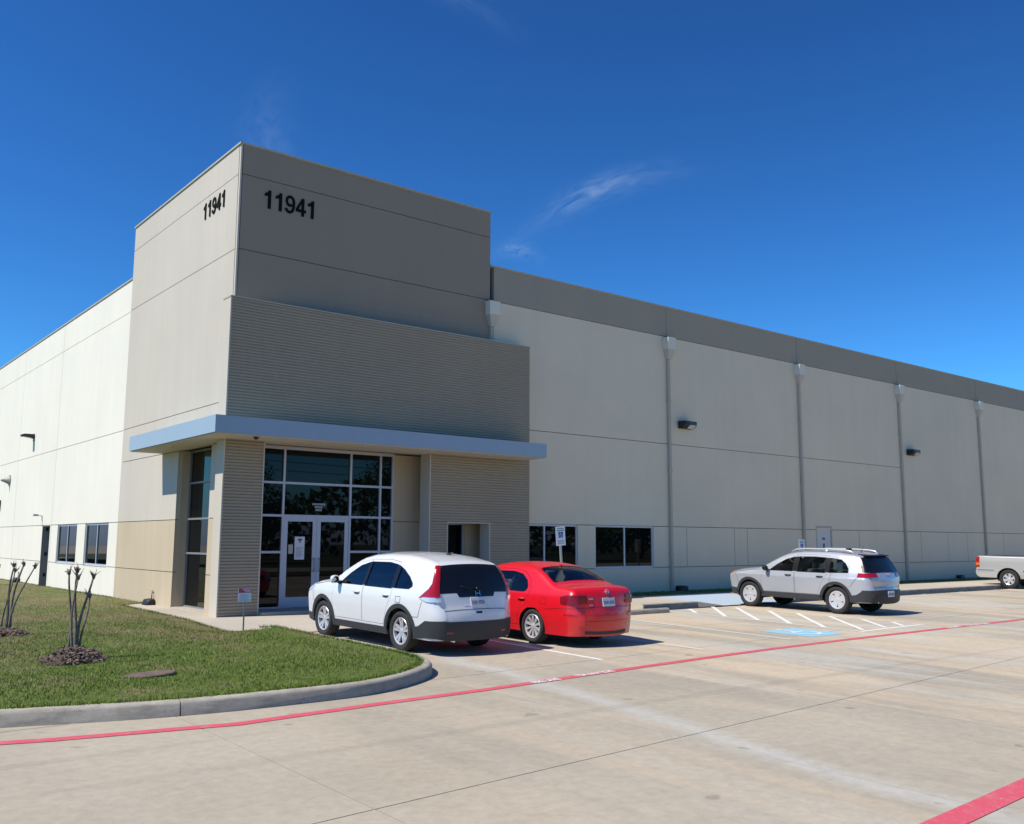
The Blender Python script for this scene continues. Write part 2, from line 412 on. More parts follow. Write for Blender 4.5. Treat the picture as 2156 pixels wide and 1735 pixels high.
def cdt(outer, holes=(), sp=.06, clip=None, esp=None):
    loops = [dens(outer, esp or sp)]+[dens(h, esp or sp) for h in holes]
    if clip is not None: loops.append(list(map(tuple, clip)))
    V = []; Ed = []
    for lp in loops:
        k = len(V); V += lp; Ed += [(k+i, k+(i+1) % len(lp)) for i in range(len(lp))]
    o = np.array(outer); lo, hi = o.min(0), o.max(0)
    gx = np.arange(lo[0]+sp*.5, hi[0], sp); gy = np.arange(lo[1]+sp*.5, hi[1], sp)
    if len(gx) and len(gy):
        G = np.stack(np.meshgrid(gx, gy), -1).reshape(-1, 2)
        k = inpoly(G, outer)
        for h in holes: k &= ~inpoly(G, h)
        if clip is not None: k &= inpoly(G, clip)
        G = G[k]
        for lp in loops:
            if len(G): G = G[segdist(G, lp)[0] > sp*.42]
        V += [tuple(g) for g in G]
    r = delaunay_2d_cdt([Vector(v) for v in V], Ed, [], 0, 1e-5)
    vv = np.array([tuple(v) for v in r[0]]); ff = np.array([f for f in r[2] if len(f) == 3])
    c = vv[ff].mean(1); k = inpoly(c, outer)
    for h in holes: k &= ~inpoly(c, h)
    if clip is not None: k &= inpoly(c, clip)
    ff = ff[k]; used = np.unique(ff); mp = -np.ones(len(vv), int); mp[used] = np.arange(len(used))
    return vv[used], mp[ff]

# ------------------------------------------------------------------ ground
SL = .0145
def lotz(y): return -.02+SL*y if y < 0 else -.02
parking_lot = MB()
parking_lot.add([(-400, -400, lotz(-400)*0-.95), (600, -400, -.95), (600, -27.5, lotz(-27.5)-.05), (-400, -27.5, lotz(-27.5)-.05)], [(0, 1, 2, 3)])
parking_lot.add([(-400, -27.5, lotz(-27.5)-.05), (600, -27.5, lotz(-27.5)-.05), (600, -4.7, lotz(-4.7)-.05), (-400, -4.7, lotz(-4.7)-.05)], [(0, 1, 2, 3)])
parking_lot.add([(-400, -4.7, lotz(-4.7)-.05), (600, -4.7, lotz(-4.7)-.05), (600, -4.65, -.9), (-400, -4.65, -.9), (600, 400, -1.2), (-400, 400, -1.2)], [(0, 1, 2, 3), (3, 2, 4, 5)])
lot = parking_lot.build('parking_lot', M['walk'], fix=False); tag(lot, kind='structure')
# cast slabs with open joints; joints follow the measured directions of the real ones
def lane(x, k):    # long joints, nearly along the building
    return {0: -4.5, 1: -10.2+.065*(x-1), 2: -14.55+.085*(x+2), 3: -19.0+.08*(x+2), 4: -23.3, 5: -27.4}[k]
xs = [-17.5, -12.8]+[-8.1, -4.78, -1.25, 2.0, 6.9, 11.9]+[16.5+4.6*i for i in range(14)]
xs = sorted(xs)
gap = .006
for i in range(len(xs)-1):
    for k in range(5):
        xa, xb = xs[i]+gap, xs[i+1]-gap
        sa = lambda kk: (-.10 if kk >= 2 and -9 < xs[i] < 3 else 0)
        pts = [(xa, lane(xa, k+1)+gap), (xb, lane(xb, k+1)+gap), (xb, lane(xb, k)-gap), (xa, lane(xa, k)-gap)]
        b = MB()
        b.add([(x, y, lotz(y)) for x, y in pts]+[(x, y, lotz(y)-.04) for x, y in pts],
              [(0, 1, 2, 3), (0, 4, 5, 1), (1, 5, 6, 2), (2, 6, 7, 3), (3, 7, 4, 0)])
        b.build('slab', M['lot'], lot, fix=False)

def strip_path(pts, wd, dz=.004, zf=None):
    b = MB(); P = [Vector((p[0], p[1], 0)) for p in pts]; vs = []
    for i, p in enumerate(P):
        d = (P[min(i+1, len(P)-1)]-P[max(i-1, 0)]).normalized(); n = Vector((-d.y, d.x, 0))
        for s in (1, -1):
            q = p+n*s*wd/2; vs.append((q.x, q.y, (zf or lotz)(q.y)+dz))
    b.add(vs, [(2*i, 2*i+1, 2*i+3, 2*i+2) for i in range(len(P)-1)]); return b
def smoothpath(pts, n=6):
    out = []; P = [Vector(p) for p in pts]
    for i in range(len(P)-1):
        p0 = P[max(i-1, 0)]; p1 = P[i]; p2 = P[i+1]; p3 = P[min(i+2, len(P)-1)]
        for k in range(n):
            t = k/n
            out.append(.5*((2*p1)+(p2-p0)*t+(2*p0-5*p1+4*p2-p3)*t*t+(3*p1-p0-3*p2+p3)*t**3))
    out.append(P[-1]); return [tuple(q) for q in out]
red = smoothpath([(-40, 1.0), (-20, -6.6), (-12, -9.35), (-8.5, -10.55), (-6.43, -11.16), (-4.91, -11.56), (-3.28, -11.45), (-.61, -11.30), (1.29, -11.1), (6.5, -10.75), (15.3, -10.62), (40, -10.2), (80, -9.6)])
def cut(path, x0, x1):
    xs_ = np.array([p[0] for p in path]); ys_ = np.array([p[1] for p in path])
    X = np.arange(x0, x1+1e-6, max(.25, (x1-x0)/60)); return [(float(x), float(np.interp(x, xs_, ys_))) for x in X]
def redpart(x0, x1): strip_path(cut(red, x0, x1), .15, .005).build('fire_lane_stripe', M['redline'], lot, fix=False)
redpart(-17.4, 80)
strip_path([(-30, -18.9), (-1.9, -17.32), (-.5, -17.24), (30, -15.4)], .21, .005).build('fire_lane_stripe', M['redline'], lot, fix=False)
def text_mesh(s, size, name, mat, parent, mtx, ext=0, space=1.0, bold=0):
    cu = bpy.data.curves.new(name, 'FONT'); cu.body = s; cu.size = size; cu.extrude = ext; cu.space_character = space; cu.offset = bold
    ob = bpy.data.objects.new(name, cu); COL.objects.link(ob)
    dg = bpy.context.evaluated_depsgraph_get(); me = bpy.data.meshes.new_from_object(ob.evaluated_get(dg))
    COL.objects.unlink(ob); bpy.data.objects.remove(ob)
    o = link(name, me, mat, parent); o.matrix_local = mtx; return o
def stencil(s, x0, x1):
    (xa, ya), (xb, yb) = cut(red, x0, x1)[0], cut(red, x0, x1)[-1]
    a = math.atan2(yb-ya, xb-xa)
    o = text_mesh(s, .17, 'stencil_letters', M['stencil'], lot, Matrix.Identity(4), bold=.007)
    wdt = max(v.co.x for v in o.data.vertices); sx = (math.hypot(xb-xa, yb-ya))/wdt
    o.matrix_local = Matrix.Translation((xa, ya-.062, lotz(ya)+.0085)) @ Matrix.Rotation(a, 4, 'Z') @ Matrix.Rotation(math.atan(SL)*math.cos(a), 4, 'X') @ Matrix.Diagonal((sx, 1.0, 1, 1))
stencil('FIRE LANE', -.40, .22); stencil('TOW AWAY ZONE', .45, 1.40)
stencil('FIRE LANE', 11.6, 12.3); stencil('TOW AWAY ZONE', 12.5, 13.6)
def stripe(a, b, wd=.10, mat='whiteline', name='parking_stripe'):
    strip_path([a, b], wd, .004).build(name, M[mat], lot, fix=False)
stripe((2.05, -4.9), (1.88, -10.2)); stripe((4.36, -4.9), (4.2, -10.25), mat='fadeline')
stripe((7.05, -4.9), (6.82, -10.1), mat='fadeline')
stripe((9.62, -4.6), (9.30, -10.0), mat='fadeline'); stripe((11.95, -4.6), (11.88, -9.95), mat='fadeline')
stripe((9.26, -10.06), (11.95, -9.96))
for a, b in (((10.5, -4.55), (9.72, -5.42)), ((11.6, -4.4), (9.6, -6.4)), ((11.9, -4.95), (9.5, -7.40)), ((11.9, -5.95), (9.42, -8.3)), ((11.87, -6.8), (9.4, -9.15)), ((11.85, -7.7), (9.62, -9.9)), ((11.85, -8.55), (10.5, -9.9)), ((11.84, -9.3), (11.2, -9.9))):
    stripe(a, b, .10, name='hatch_stripe')
for x in (14.7, 17.3, 19.9, 22.5, 25.1, 27.7, 31.6): stripe((x, -4.4), (x-.05, -9.9), .1, 'fadeline')
# access symbol
strip_path([(7.5, -9.5), (8.65, -9.5)], 1.2, .004).build('access_panel', M['bluepatch'], lot, fix=False)
sym = MB()
def flat(b, poly, dz):
    n = len(poly); b.add([(x, y, lotz(y)+dz) for x, y in poly], [tuple(range(n))])
def ring2(b, cx, cy, r0, r1, a0, a1, n, dz):
    for k in range(n):
        t0, t1 = a0+(a1-a0)*k/n, a0+(a1-a0)*(k+1)/n
        flat(b, [(cx+r0*math.cos(t0), cy+r0*math.sin(t0)), (cx+r1*math.cos(t0), cy+r1*math.sin(t0)), (cx+r1*math.cos(t1), cy+r1*math.sin(t1)), (cx+r0*math.cos(t1), cy+r0*math.sin(t1))], dz)
ring2(sym, 8.05, -9.62, .22, .30, rad(100), rad(380), 20, .009)
ring2(sym, 8.0, -9.02, 0, .075, 0, rad(360), 10, .009)
flat(sym, [(7.96, -9.45), (8.05, -9.45), (8.05, -9.12), (7.96, -9.12)], .009)
flat(sym, [(8.05, -9.45), (8.28, -9.45), (8.28, -9.37), (8.05, -9.37)], .009)
sym.build('access_symbol', M['whiteline'], lot, fix=False)

# ------------------------------------------------------------------ sidewalks, ramp, kerbs
SWZ = -.07
lawn_edge = [(-.74, -4.55), (-1.30, -4.35), (-1.36, -3.6), (-1.20, -2.3), (-.98, -.5), (-.86, 2.3), (-.74, 4.6), (-.02, 5.15)]
walkpoly = [(-.74, -4.55), (9.3, -4.55), (9.3, 1.3), (-.02, 1.3), (-.02, 5.15)]+lawn_edge[-2:0:-1]
ewalk = MB()
def walkface(b, poly, z): n = len(poly); b.add([(x, y, z) for x, y in poly]+[(x, y, z-.2) for x, y in poly], [tuple(range(n))]+[(i, n+i, n+(i+1) % n, (i+1) % n) for i in range(n)])
# sidewalk flags cut by tooled joints
sw = empty('sidewalk'); tag(sw, kind='structure')
def flags(poly, cutsx, z, name='flag'):
    arr = poly
    for a, b in zip(cutsx[:-1], cutsx[1:]):
        # clip polygon to a<x<b (Sutherland-Hodgman)
        p = arr
        for (lim, sgn) in ((a+.005, 1), (b-.005, -1)):
            q = []
            for i in range(len(p)):
                c, d = p[i], p[(i+1) % len(p)]
                ci, di = sgn*(c[0]-lim) >= 0, sgn*(d[0]-lim) >= 0
                if ci: q.append(c)
                if ci != di:
                    t = (lim-c[0])/(d[0]-c[0]); q.append((lim, c[1]+(d[1]-c[1])*t))
            p = q
        if len(p) > 2:
            mb = MB(); walkface(mb, p, z); mb.build(name, M['walk'], sw)
flags(walkpoly, [-2, .72, 2.3, 3.9, 5.5, 7.2, 9.3], SWZ)
RZ = .045
flags([(9.31, -4.05), (11.4, -4.05), (11.4, -1.55), (9.31, -1.55)], [9.3, 11.5], RZ)
flags([(16.0, -4.05), (78, -4.05), (78, -1.55), (16.0, -1.55)], [16.0+1.55*i for i in range(42)], RZ)
# ramp with flared sides
LZ = lotz(-4.3)+.006
rp = MB(); rp.add([(12.2, -1.75, RZ), (15.2, -1.75, RZ), (15.2, -4.3, LZ), (12.2, -4.3, LZ)], [(0, 3, 2, 1)]); rp.build('kerb_ramp', M['rampblue'], sw, fix=False)
for xa, xb in ((11.4, 12.2), (16.0, 15.2)):
    fl = MB(); fl.add([(xa, -1.75, RZ), (xb, -1.75, RZ), (xb, -4.3, LZ), (xa, -4.06, RZ), (xa, -4.09, lotz(-4.1)-.03)], [(0, 2, 1), (0, 3, 2), (3, 4, 2)]); fl.build('ramp_flare', M['walk'], sw, fix=False)
bk = MB(); bk.box(11.4, -1.75, -.1, 16.0, -1.55, RZ); bk.build('flag', M['walk'], sw)
# landing step in front of the doors
st = MB(); st.box(.70, -.62, SWZ-.05, 5.2, 1.2, .0); st.build('door_landing', M['walk'], sw, bevel=.008)
# low rolled kerb round the lawn
def sweep(path, prof, name, mat, parent, z):
    b = MB(); P = [Vector((p[0], p[1], 0)) for p in path]; k = len(prof)
    vs = []
    for i, p in enumerate(P):
        d = (P[min(i+1, len(P)-1)]-P[max(i-1, 0)]).normalized(); n = Vector((d.y, -d.x, 0))
        for o_, h in prof:
            q = p+n*o_; vs.append((q.x, q.y, z(q.x, q.y)+h))
    fs = [(i*k+j, (i+1)*k+j, (i+1)*k+j+1, i*k+j+1) for i in range(len(P)-1) for j in range(k-1)]
    fs += [tuple(range(k)), tuple(range((len(P)-1)*k, len(P)*k))[::-1]]
    b.add(vs, fs); return autosmooth(b.build(name, mat, parent), 40)
kp = [(-17.5, -6.85), (-12, -8.75), (-8.5, -9.85), (-6.3, -10.47), (-4.74, -10.86), (-3.07, -10.92), (-2.3, -10.80), (-1.6, -10.45), (-1.10, -10.02), (-.80, -9.45), (-.68, -8.7), (-.66, -7.5), (-.66, -6), (-.66, -4.57)]
kpath = smoothpath([(x, y, 0) for x, y in kp], 8)
kprof = [(-.16, -.12), (-.16, .148), (-.05, .152), (-.02, .143), (.0, .118), (.012, -.05)]
kerb = empty('kerb'); tag(kerb, kind='structure')
Lc = np.concatenate([[0], np.cumsum([math.dist(a[:2], b[:2]) for a, b in zip(kpath[:-1], kpath[1:])])])
KX = np.array([p[0] for p in kpath]); KY = np.array([p[1] for p in kpath])
s_joint = float(np.interp(-4.74, KX[:40], Lc[:40]))
cuts = sorted([s_joint+4.6*i for i in range(-7, 3)]); cuts = [0]+[c for c in cuts if 1 < c < Lc[-1]-1]+[Lc[-1]]
for a, b in zip(cuts[:-1], cuts[1:]):
    ss = [a+.006]+[float(s) for s in Lc if a+.03 < s < b-.03]+[b-.006]
    sweep([(float(np.interp(s, Lc, KX)), float(np.interp(s, Lc, KY))) for s in ss], kprof, 'kerb_stone', M['kerb'], kerb, lambda x, y: lotz(y))
# straight kerb of the raised walk
for (xa, xb) in ((9.31, 11.4),)+tuple((16.0+4.65*i, 16.0+4.65*(i+1)) for i in range(13)):
    sweep([(xa+.005, -4.07), (xb-.005, -4.07)], [(-.15, -.1), (-.15, RZ+.002-lotz(-4.07)), (-.03, RZ+.002-lotz(-4.07)), (-.005, RZ-.015-lotz(-4.07)), (.0, -.05)], 'kerb_stone', M['kerb'], kerb, lambda x, y: lotz(-4.07))

# wheel stop
ws = MB(); prof = [(-.08, 0), (.08, 0), (.075, .07), (.05, .11), (-.05, .11), (-.075, .07)]
zs = lotz(-4.95)
ws.prism(prof, lambda a, b, t: (t, -4.95+a, zs+b+.002), 7.35, 9.22)
tag(ws.build('wheel_stop', M['kerb'], bevel=.008), 'low grey concrete wheel stop heading the stall beside the red sedan', 'wheel stop')

# ------------------------------------------------------------------ lawn
lawn_out = [(x-(.14 if i < 9 else 0), y) for i, (x, y, z) in enumerate(kpath)]
off = []
for i, p in enumerate(kpath):
    a = Vector(kpath[max(i-1, 0)]); c = Vector(kpath[min(i+1, len(kpath)-1)]); d = (c-a).normalized(); n = Vector((d.y, -d.x, 0))
    q = Vector(p)-n*.15; off.append((q.x, q.y))
lawnpoly = off[:-1]+[(-.82, -4.57)]+lawn_edge[1:]+[(0, 60), (-17.6, 60)]
yt = [-12, -10.6, -9, -7, -5, -3, 0, 5, 8, 12, 15.8, 20, 24, 60]
zt = [-.03, .0, .05, .09, .07, .03, -.03, -.09, -.14, -.07, 0, -.1, -.25, -.5]
edge_poly = np.array(dens([p for p in lawnpoly[:len(off)+len(lawn_edge)] if p[0] > -14], .35, False))
def lawnz(P):
    P = np.asarray(P, float); base = np.interp(P[:, 1], yt, zt)
    d, k = np.concatenate([np.stack(segdist(P[i:i+8000], edge_poly, False)[:2], 1) for i in range(0, len(P), 8000)]).T; k = k.astype(int)
    ez = np.where(edge_poly[k][:, 1] < -4.5, -.02+SL*np.minimum(edge_poly[k][:, 1], 0)+.145, SWZ+.0)
    wv = np.clip(d/1.1, 0, 1); wv = wv*wv*(3-2*wv)
    return ez*(1-wv)+base*wv+.012*np.sin(P[:, 0]*2.1+1)*np.sin(P[:, 1]*1.7)*wv
vv, ff = cdt(lawnpoly, sp=.55)
zz = lawnz(vv)
me = bpy.data.meshes.new('lawn'); me.from_pydata([(a, b, c) for (a, b), c in zip(vv, zz)], [], [tuple(int(i) for i in f) for f in ff]); me.update()
bm = bmesh.new(); bm.from_mesh(me); bmesh.ops.recalc_face_normals(bm, faces=bm.faces)
if sum(f.normal.z for f in bm.faces) < 0: bmesh.ops.reverse_faces(bm, faces=bm.faces)
bm.to_mesh(me); bm.free()
lawn = link('lawn', me, M['soil'], smooth=True); tag(lawn, kind='structure')
strip = MB(); strip.box(7.6, -1.55, -.3, 78, -.01, .02); tag(strip.build('grass_strip', M['soil']), kind='structure')

def blades(name, P, Z, h0, h1, label, wscale=1.0):
    n = len(P); a = rng.uniform(0, 2*np.pi, n); h = rng.uniform(h0, h1, n); wd = rng.uniform(.0035, .0075, n)*wscale
    lean = rng.normal(0, .45, (n, 2))*h[:, None]
    dx = np.cos(a)*wd; dy = np.sin(a)*wd
    v = np.empty((n, 3, 3), np.float32)
    v[:, 0] = np.stack([P[:, 0]-dx, P[:, 1]-dy, Z-.004], 1); v[:, 1] = np.stack([P[:, 0]+dx, P[:, 1]+dy, Z-.004], 1)
    v[:, 2] = np.stack([P[:, 0]+lean[:, 0], P[:, 1]+lean[:, 1], Z+h], 1)
    me = bpy.data.meshes.new(name); me.vertices.add(3*n); me.vertices.foreach_set('co', v.ravel())
    me.loops.add(3*n); me.loops.foreach_set('vertex_index', np.arange(3*n, dtype=np.int32))
    me.polygons.add(n); me.polygons.foreach_set('loop_start', np.arange(0, 3*n, 3, dtype=np.int32))
    at = me.attributes.new('rnd', 'FLOAT', 'FACE'); at.data.foreach_set('value', rng.random(n).astype(np.float32))
    me.update(calc_edges=True)
    o = link(name, me, M['blade']); tag(o, label, 'grass', kind='stuff'); return o
cand = np.stack([rng.uniform(-11, 0, 900000), rng.uniform(-11.2, 18, 900000)], 1)
dcam = np.hypot(cand[:, 0]+8.3, cand[:, 1]+20.64)
keep = rng.random(len(cand)) < np.clip((10.5/dcam)**2.0, .05, 1)
cand = cand[keep]; cand = cand[inpoly(cand, lawnpoly)]
# mulch rings stay free of turf
for (mx, my, mr) in ((-4.98, -7.70, .33), (-4.95, -3.2, .33)):
    cand = cand[((cand[:, 0]-mx)/1.0)**2+((cand[:, 1]-my)/1.0)**2 > mr*mr]
cand = cand[((cand[:, 0]+4.55)/.24)**2+((cand[:, 1]+9.3)/.12)**2 > 1]
blades('grass', cand, lawnz(cand), .012, .036, 'short patchy green and straw coloured turf on the corner lawn', .75)
c2 = np.stack([rng.uniform(8.7, 45, 26000), rng.uniform(-1.6, -.03, 26000)], 1)
blades('grass', c2, np.full(len(c2), .02), .03, .07, 'narrow green turf strip along the foot of the long wall', 2.6)
# ragged tufts over the lawn edges
ee = []
for i in range(16000):
    k = random.randrange(len(edge_poly)-1); p = edge_poly[k]+(edge_poly[k+1]-edge_poly[k])*random.random()
    if -9 < p[0] < 0: ee.append(p+rng.normal(0, .02, 2)+np.array((-.01, 0.01)))
ee = np.array(ee); blades('grass', ee, lawnz(ee)-.002, .02, .06, 'ragged turf tufts hanging over the lawn kerb and walk edge', 1.2)

vw = MB(); vw.add([(-400, -27.6, -.36), (-17.5, -27.6, -.36), (-17.5, -4.7, -.05), (-17.5, 120, -.4), (-400, 120, -.4), (-400, -4.7, -.05)], [(0, 1, 2, 5), (5, 2, 3, 4)]); tag(vw.build('west_verge', M['verge'], fix=False), kind='structure')
# verge, road and far ground across the drive (mirrored in the glazing)
vg = MB(); vg.box(-400, -34, -.6, 600, -28, -.36); tag(vg.build('verge', M['verge']), kind='structure')
rd = MB(); rd.box(-400, -46, -.7, 600, -34.2, -.5); tag(rd.build('road', M['road']), kind='structure')
vg2 = MB(); vg2.box(-400, -400, -.9, 600, -46.2, -.42); tag(vg2.build('far_verge', M['verge']), kind='structure')

# ------------------------------------------------------------------ building
ZB = -.35
bld = empty('warehouse'); tag(bld, 'long tilt-up concrete warehouse with a tall corner tower and ribbed entrance screen', 'warehouse')
REV = .018          # reveal width
TOP, TTOP = 9.40, 10.97
ZJ = [ZB, .80, 2.10, 4.80, 8.40, TOP]
def wbox(name, mat, x0, y0, z0, x1, y1, z1, parent=bld):
    b = MB(); b.box(x0, y0, z0, x1, y1, z1); return b.build(name, mat, parent)
# backing shell (seen only in the joints) and roofs
wbox('wall_core', M['joint'], 7.6, .102, ZB, 78, .20, TOP-.02)
wbox('wall_core', M['joint'], .102, 7.7, ZB, .20, 15.98, TOP-.02); wbox('wall_core', M['joint'], .102, 15.98, 2.11, .20, 17.17, TOP-.02); wbox('wall_core', M['joint'], .102, 17.17, ZB, .20, 60, TOP-.02)
wbox('roof', M['coping'], .2, 8.0, 8.6, 78, 60, 8.7); wbox('roof', M['coping'], 7.6, .2, 8.6, 78, 8.0, 8.7)
wbox('rear_wall', M['white'], .2, 59.8, ZB, 78, 60, TOP); wbox('end_wall', M['white'], 77.8, .2, ZB, 78, 59.8, TOP)
# panels along the front (plane y=0), windows cut as pieces
def panel_front(x0, x1, z0, z1, mat, holes=()):
    h = REV/2; zz0, zz1 = z0+(h if z0 > ZB else 0), z1-(h if z1 < TOP else 0)
    xs_ = [x0+h]; 
    for a, b in sorted(holes): xs_ += [a, b]
    xs_.append(x1-h)
    for i in range(0, len(xs_), 2):
        if xs_[i+1]-xs_[i] > .02: wbox('wall_panel', M[mat], xs_[i], 0, zz0, xs_[i+1], .10, zz1)
PX = [7.47, 14.93, 22.32, 29.65, 36.95, 44.3, 51.6, 58.9, 66.2, 73.5, 78]
fwin = [(8.28, 10.86), (11.57, 14.15)]
for i, (a, b) in enumerate(zip(PX[:-1], PX[1:])):
    a2 = max(a, 7.62)
    panel_front(a2 if i == 0 else a, b, ZB, .80, 'maingrey')
    if i == 0: panel_front(a2, b, .80, 2.10, 'maingrey', fwin)
    elif i == 2:
        panel_front(a, b, .80, 2.10, 'maingrey', [(23.18, 24.22)])
    else: panel_front(a, b, .80, 2.10, 'maingrey')
    if i < 3: panel_front(a2 if i == 0 else a, b, 2.10, 4.80, 'maingrey'); panel_front(a2 if i == 0 else a, b, 4.80, 8.40, 'maingrey')
    else:
        panel_front(a, b, 2.10, 8.40, 'maingrey')
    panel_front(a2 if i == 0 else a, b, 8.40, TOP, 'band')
# fine vertical score lines on the low band
for x in (15.75, 18.25, 18.97, 26.15, 31.01, 33.4, 35.2, 38.9, 41.2):
    wbox('score_line', M['band'], x-.012, -.0025, .82, x+.012, .004, 2.08)
# left flank (plane x=0)
def panel_left(y0, y1, z0, z1, mat, holes=(), x=0.0):
    h = REV/2; zz0, zz1 = z0+(h if z0 > ZB else 0), z1-(h if z1 not in (TOP, TTOP) else 0)
    ys_ = [y0+h]
    for a, b in sorted(holes): ys_ += [a, b]
    ys_.append(y1-h)
    for i in range(0, len(ys_), 2):
        if ys_[i+1]-ys_[i] > .02: wbox('wall_panel', M[mat], x, ys_[i], zz0, x+.10, ys_[i+1], zz1)
PY = [7.9, 15.85, 22.1, 29.3, 36.5, 43.7, 50.9, 60]
lwin = [(8.9, 11.43), (12.4, 14.92)]
for i, (a, b) in enumerate(zip(PY[:-1], PY[1:])):
    dh = [(16.0, 17.15)] if i == 1 else []
    panel_left(a, b, ZB, .80, 'white', dh); panel_left(a, b, .80, 2.10, 'white', lwin if i == 0 else dh)
    panel_left(a, b, 2.10, 4.80, 'white'); panel_left(a, b, 4.80, 8.40, 'white'); panel_left(a, b, 8.40, TOP, 'white')
# tower
TX, TY = 7.47, 7.9
PR = -.035
tw_open = [(.90, 3.12)]
panel_left(0.06, TY, ZB, .80, 'tan', tw_open, PR); panel_left(.06, TY, .80, 2.10, 'tan', tw_open, PR)
panel_left(.06, TY, 2.10, 3.84, 'beige', tw_open, PR); panel_left(.06, TY, 3.8401+0, 4.80, 'beige', (), PR)
panel_left(.06, TY, 4.80, 8.40, 'beige', (), PR); panel_left(.06, TY, 8.40, 10.24, 'beige', (), PR); panel_left(.06, TY, 10.24, TTOP, 'beige', (), PR)
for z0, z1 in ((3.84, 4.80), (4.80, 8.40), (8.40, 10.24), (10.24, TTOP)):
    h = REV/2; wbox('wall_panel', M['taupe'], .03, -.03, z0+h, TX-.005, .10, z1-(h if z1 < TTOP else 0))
wbox('wall_core', M['joint'], .0, .0+.02, 3.84, TX-.02, .2, TTOP-.03)
wbox('wall_core', M['joint'], -.005, 3.14, ZB, .2, TY-.01, TTOP-.03); wbox('wall_core', M['joint'], -.005, .1, 3.86, .2, 3.14, TTOP-.03)
wbox('wall_core', M['joint'], -.005, .1, ZB, .16, .88, 3.86)
wbox('corner_strip', M['beige'], -.03, -.028, 3.84, .012, .05, TTOP)   # reveal edge at the corner
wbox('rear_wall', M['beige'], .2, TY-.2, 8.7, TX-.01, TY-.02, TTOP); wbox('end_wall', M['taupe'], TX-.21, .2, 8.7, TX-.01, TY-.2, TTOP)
wbox('roof', M['coping'], .2, .2, 10.4, TX-.2, TY-.2, 10.5)
# copings
def coping(x0, y0, x1, y1, z): wbox('coping', M['coping'], x0, y0, z, x1, y1, z+.045)
coping(TX+.02, -.03, 78, .24, TOP); coping(-.03, TY+.02, .24, 60, TOP)
coping(-.065, -.06, TX+.03, .24, TTOP); coping(-.065, .241, .24, TY+.03, TTOP); coping(TX-.24, .241, TX+.03, TY+.03, TTOP); coping(.241, TY-.24, TX-.241, TY+.03, TTOP)

# ribbed screen: real horizontal ribs
RF, RB = -.45, -.02
def ribbed(name, x0, x1, z0, z1, left_end=True):
    p = .0705; n = max(1, int(round((z1-z0)/p))); p = (z1-z0)/n; b = MB(); pr = []
    for i in range(n):
        z = z0+i*p; pr += [(RF+.022, z), (RF+.022, z+p*.18), (RF, z+p*.32), (RF, z+p*.86)]
    pr.append((RF+.022, z1)); k = len(pr)
    vs = [(x, y, z) for x in (x0, x1) for y, z in pr]+[(x0, RB, z0), (x0, RB, z1), (x1, RB, z0), (x1, RB, z1)]
    fs = [(i, k+i, k+i+1, i+1) for i in range(k-1)]; q = 2*k
    fs += [tuple(range(k))[::-1]+(q, q+1), tuple(range(k, 2*k))+(q+3, q+2), (q, q+2, q+3, q+1), (k-1, 2*k-1, q+3, q+1), (0, q, q+2, k)]
    b.add(vs, fs); return b.build(name, M['rib'], bld)
RX0, RX1 = -.28, 8.60; RT = 7.10
ribbed('ribbed_panel', RX0+.03, RX1, 4.24, RT)
ribbed('ribbed_panel', RX0+.03, .66, ZB, 4.235)
ribbed('ribbed_panel', 5.26, 5.80, ZB, 2.10); ribbed('ribbed_panel', 7.22, RX1, ZB, 2.10); ribbed('ribbed_panel', 5.26, RX1, 2.105, 4.235)
wbox('screen_header', M['soffit'], .665, RF+.03, 3.84, 5.255, RB-.01, 4.235)
wbox('screen_end', M['beige'], RX0, RF-.006, ZB, RX0+.03, RB, RT+.002)
wbox('coping', M['coping'], RX0-.01, RF-.015, RT+.004, RX1+.01, RB, RT+.035)
for xa, xb, z1 in ((.66, .69, 3.84), (5.23, 5.26, 3.84), (7.19, 7.22, 2.10), (5.80, 5.83, 2.10)):
    wbox('jamb_trim', M['soffit'], xa, RF-.004, ZB, xb, RB, z1)
wbox('jamb_trim', M['soffit'], 5.83, RF-.004, 2.07, 7.19, RB, 2.10)
# alcove behind the screen
YS = .45
wbox('alcove_wall', M['tan'], 4.71, YS, ZB, 5.90, YS+.2, 2.09); wbox('alcove_wall', M['tan'], 4.71, YS, 2.11, 8.6, YS+.2, 3.84)
wbox('alcove_wall', M['tan'], 7.03, YS, ZB, 8.6, YS+.2, 2.09)
wbox('alcove_wall', M['joint'], 4.72, YS+.02, ZB, 5.90, YS+.19, 3.83)
wbox('alcove_wall', M['tan'], 0.2, YS, 3.845, 4.71, YS+.2, 3.868)
wbox('alcove_wall', M['soffit'], .45, YS-.02, ZB, .70, YS+.2, 3.84)
wbox('alcove_ceiling', M['soffit'], .17, RB+.06, 3.87, 8.6, YS+.2, 3.90)
wbox('alcove_wall', M['tan'], 8.45, .2, ZB, 8.6, YS, 3.86)

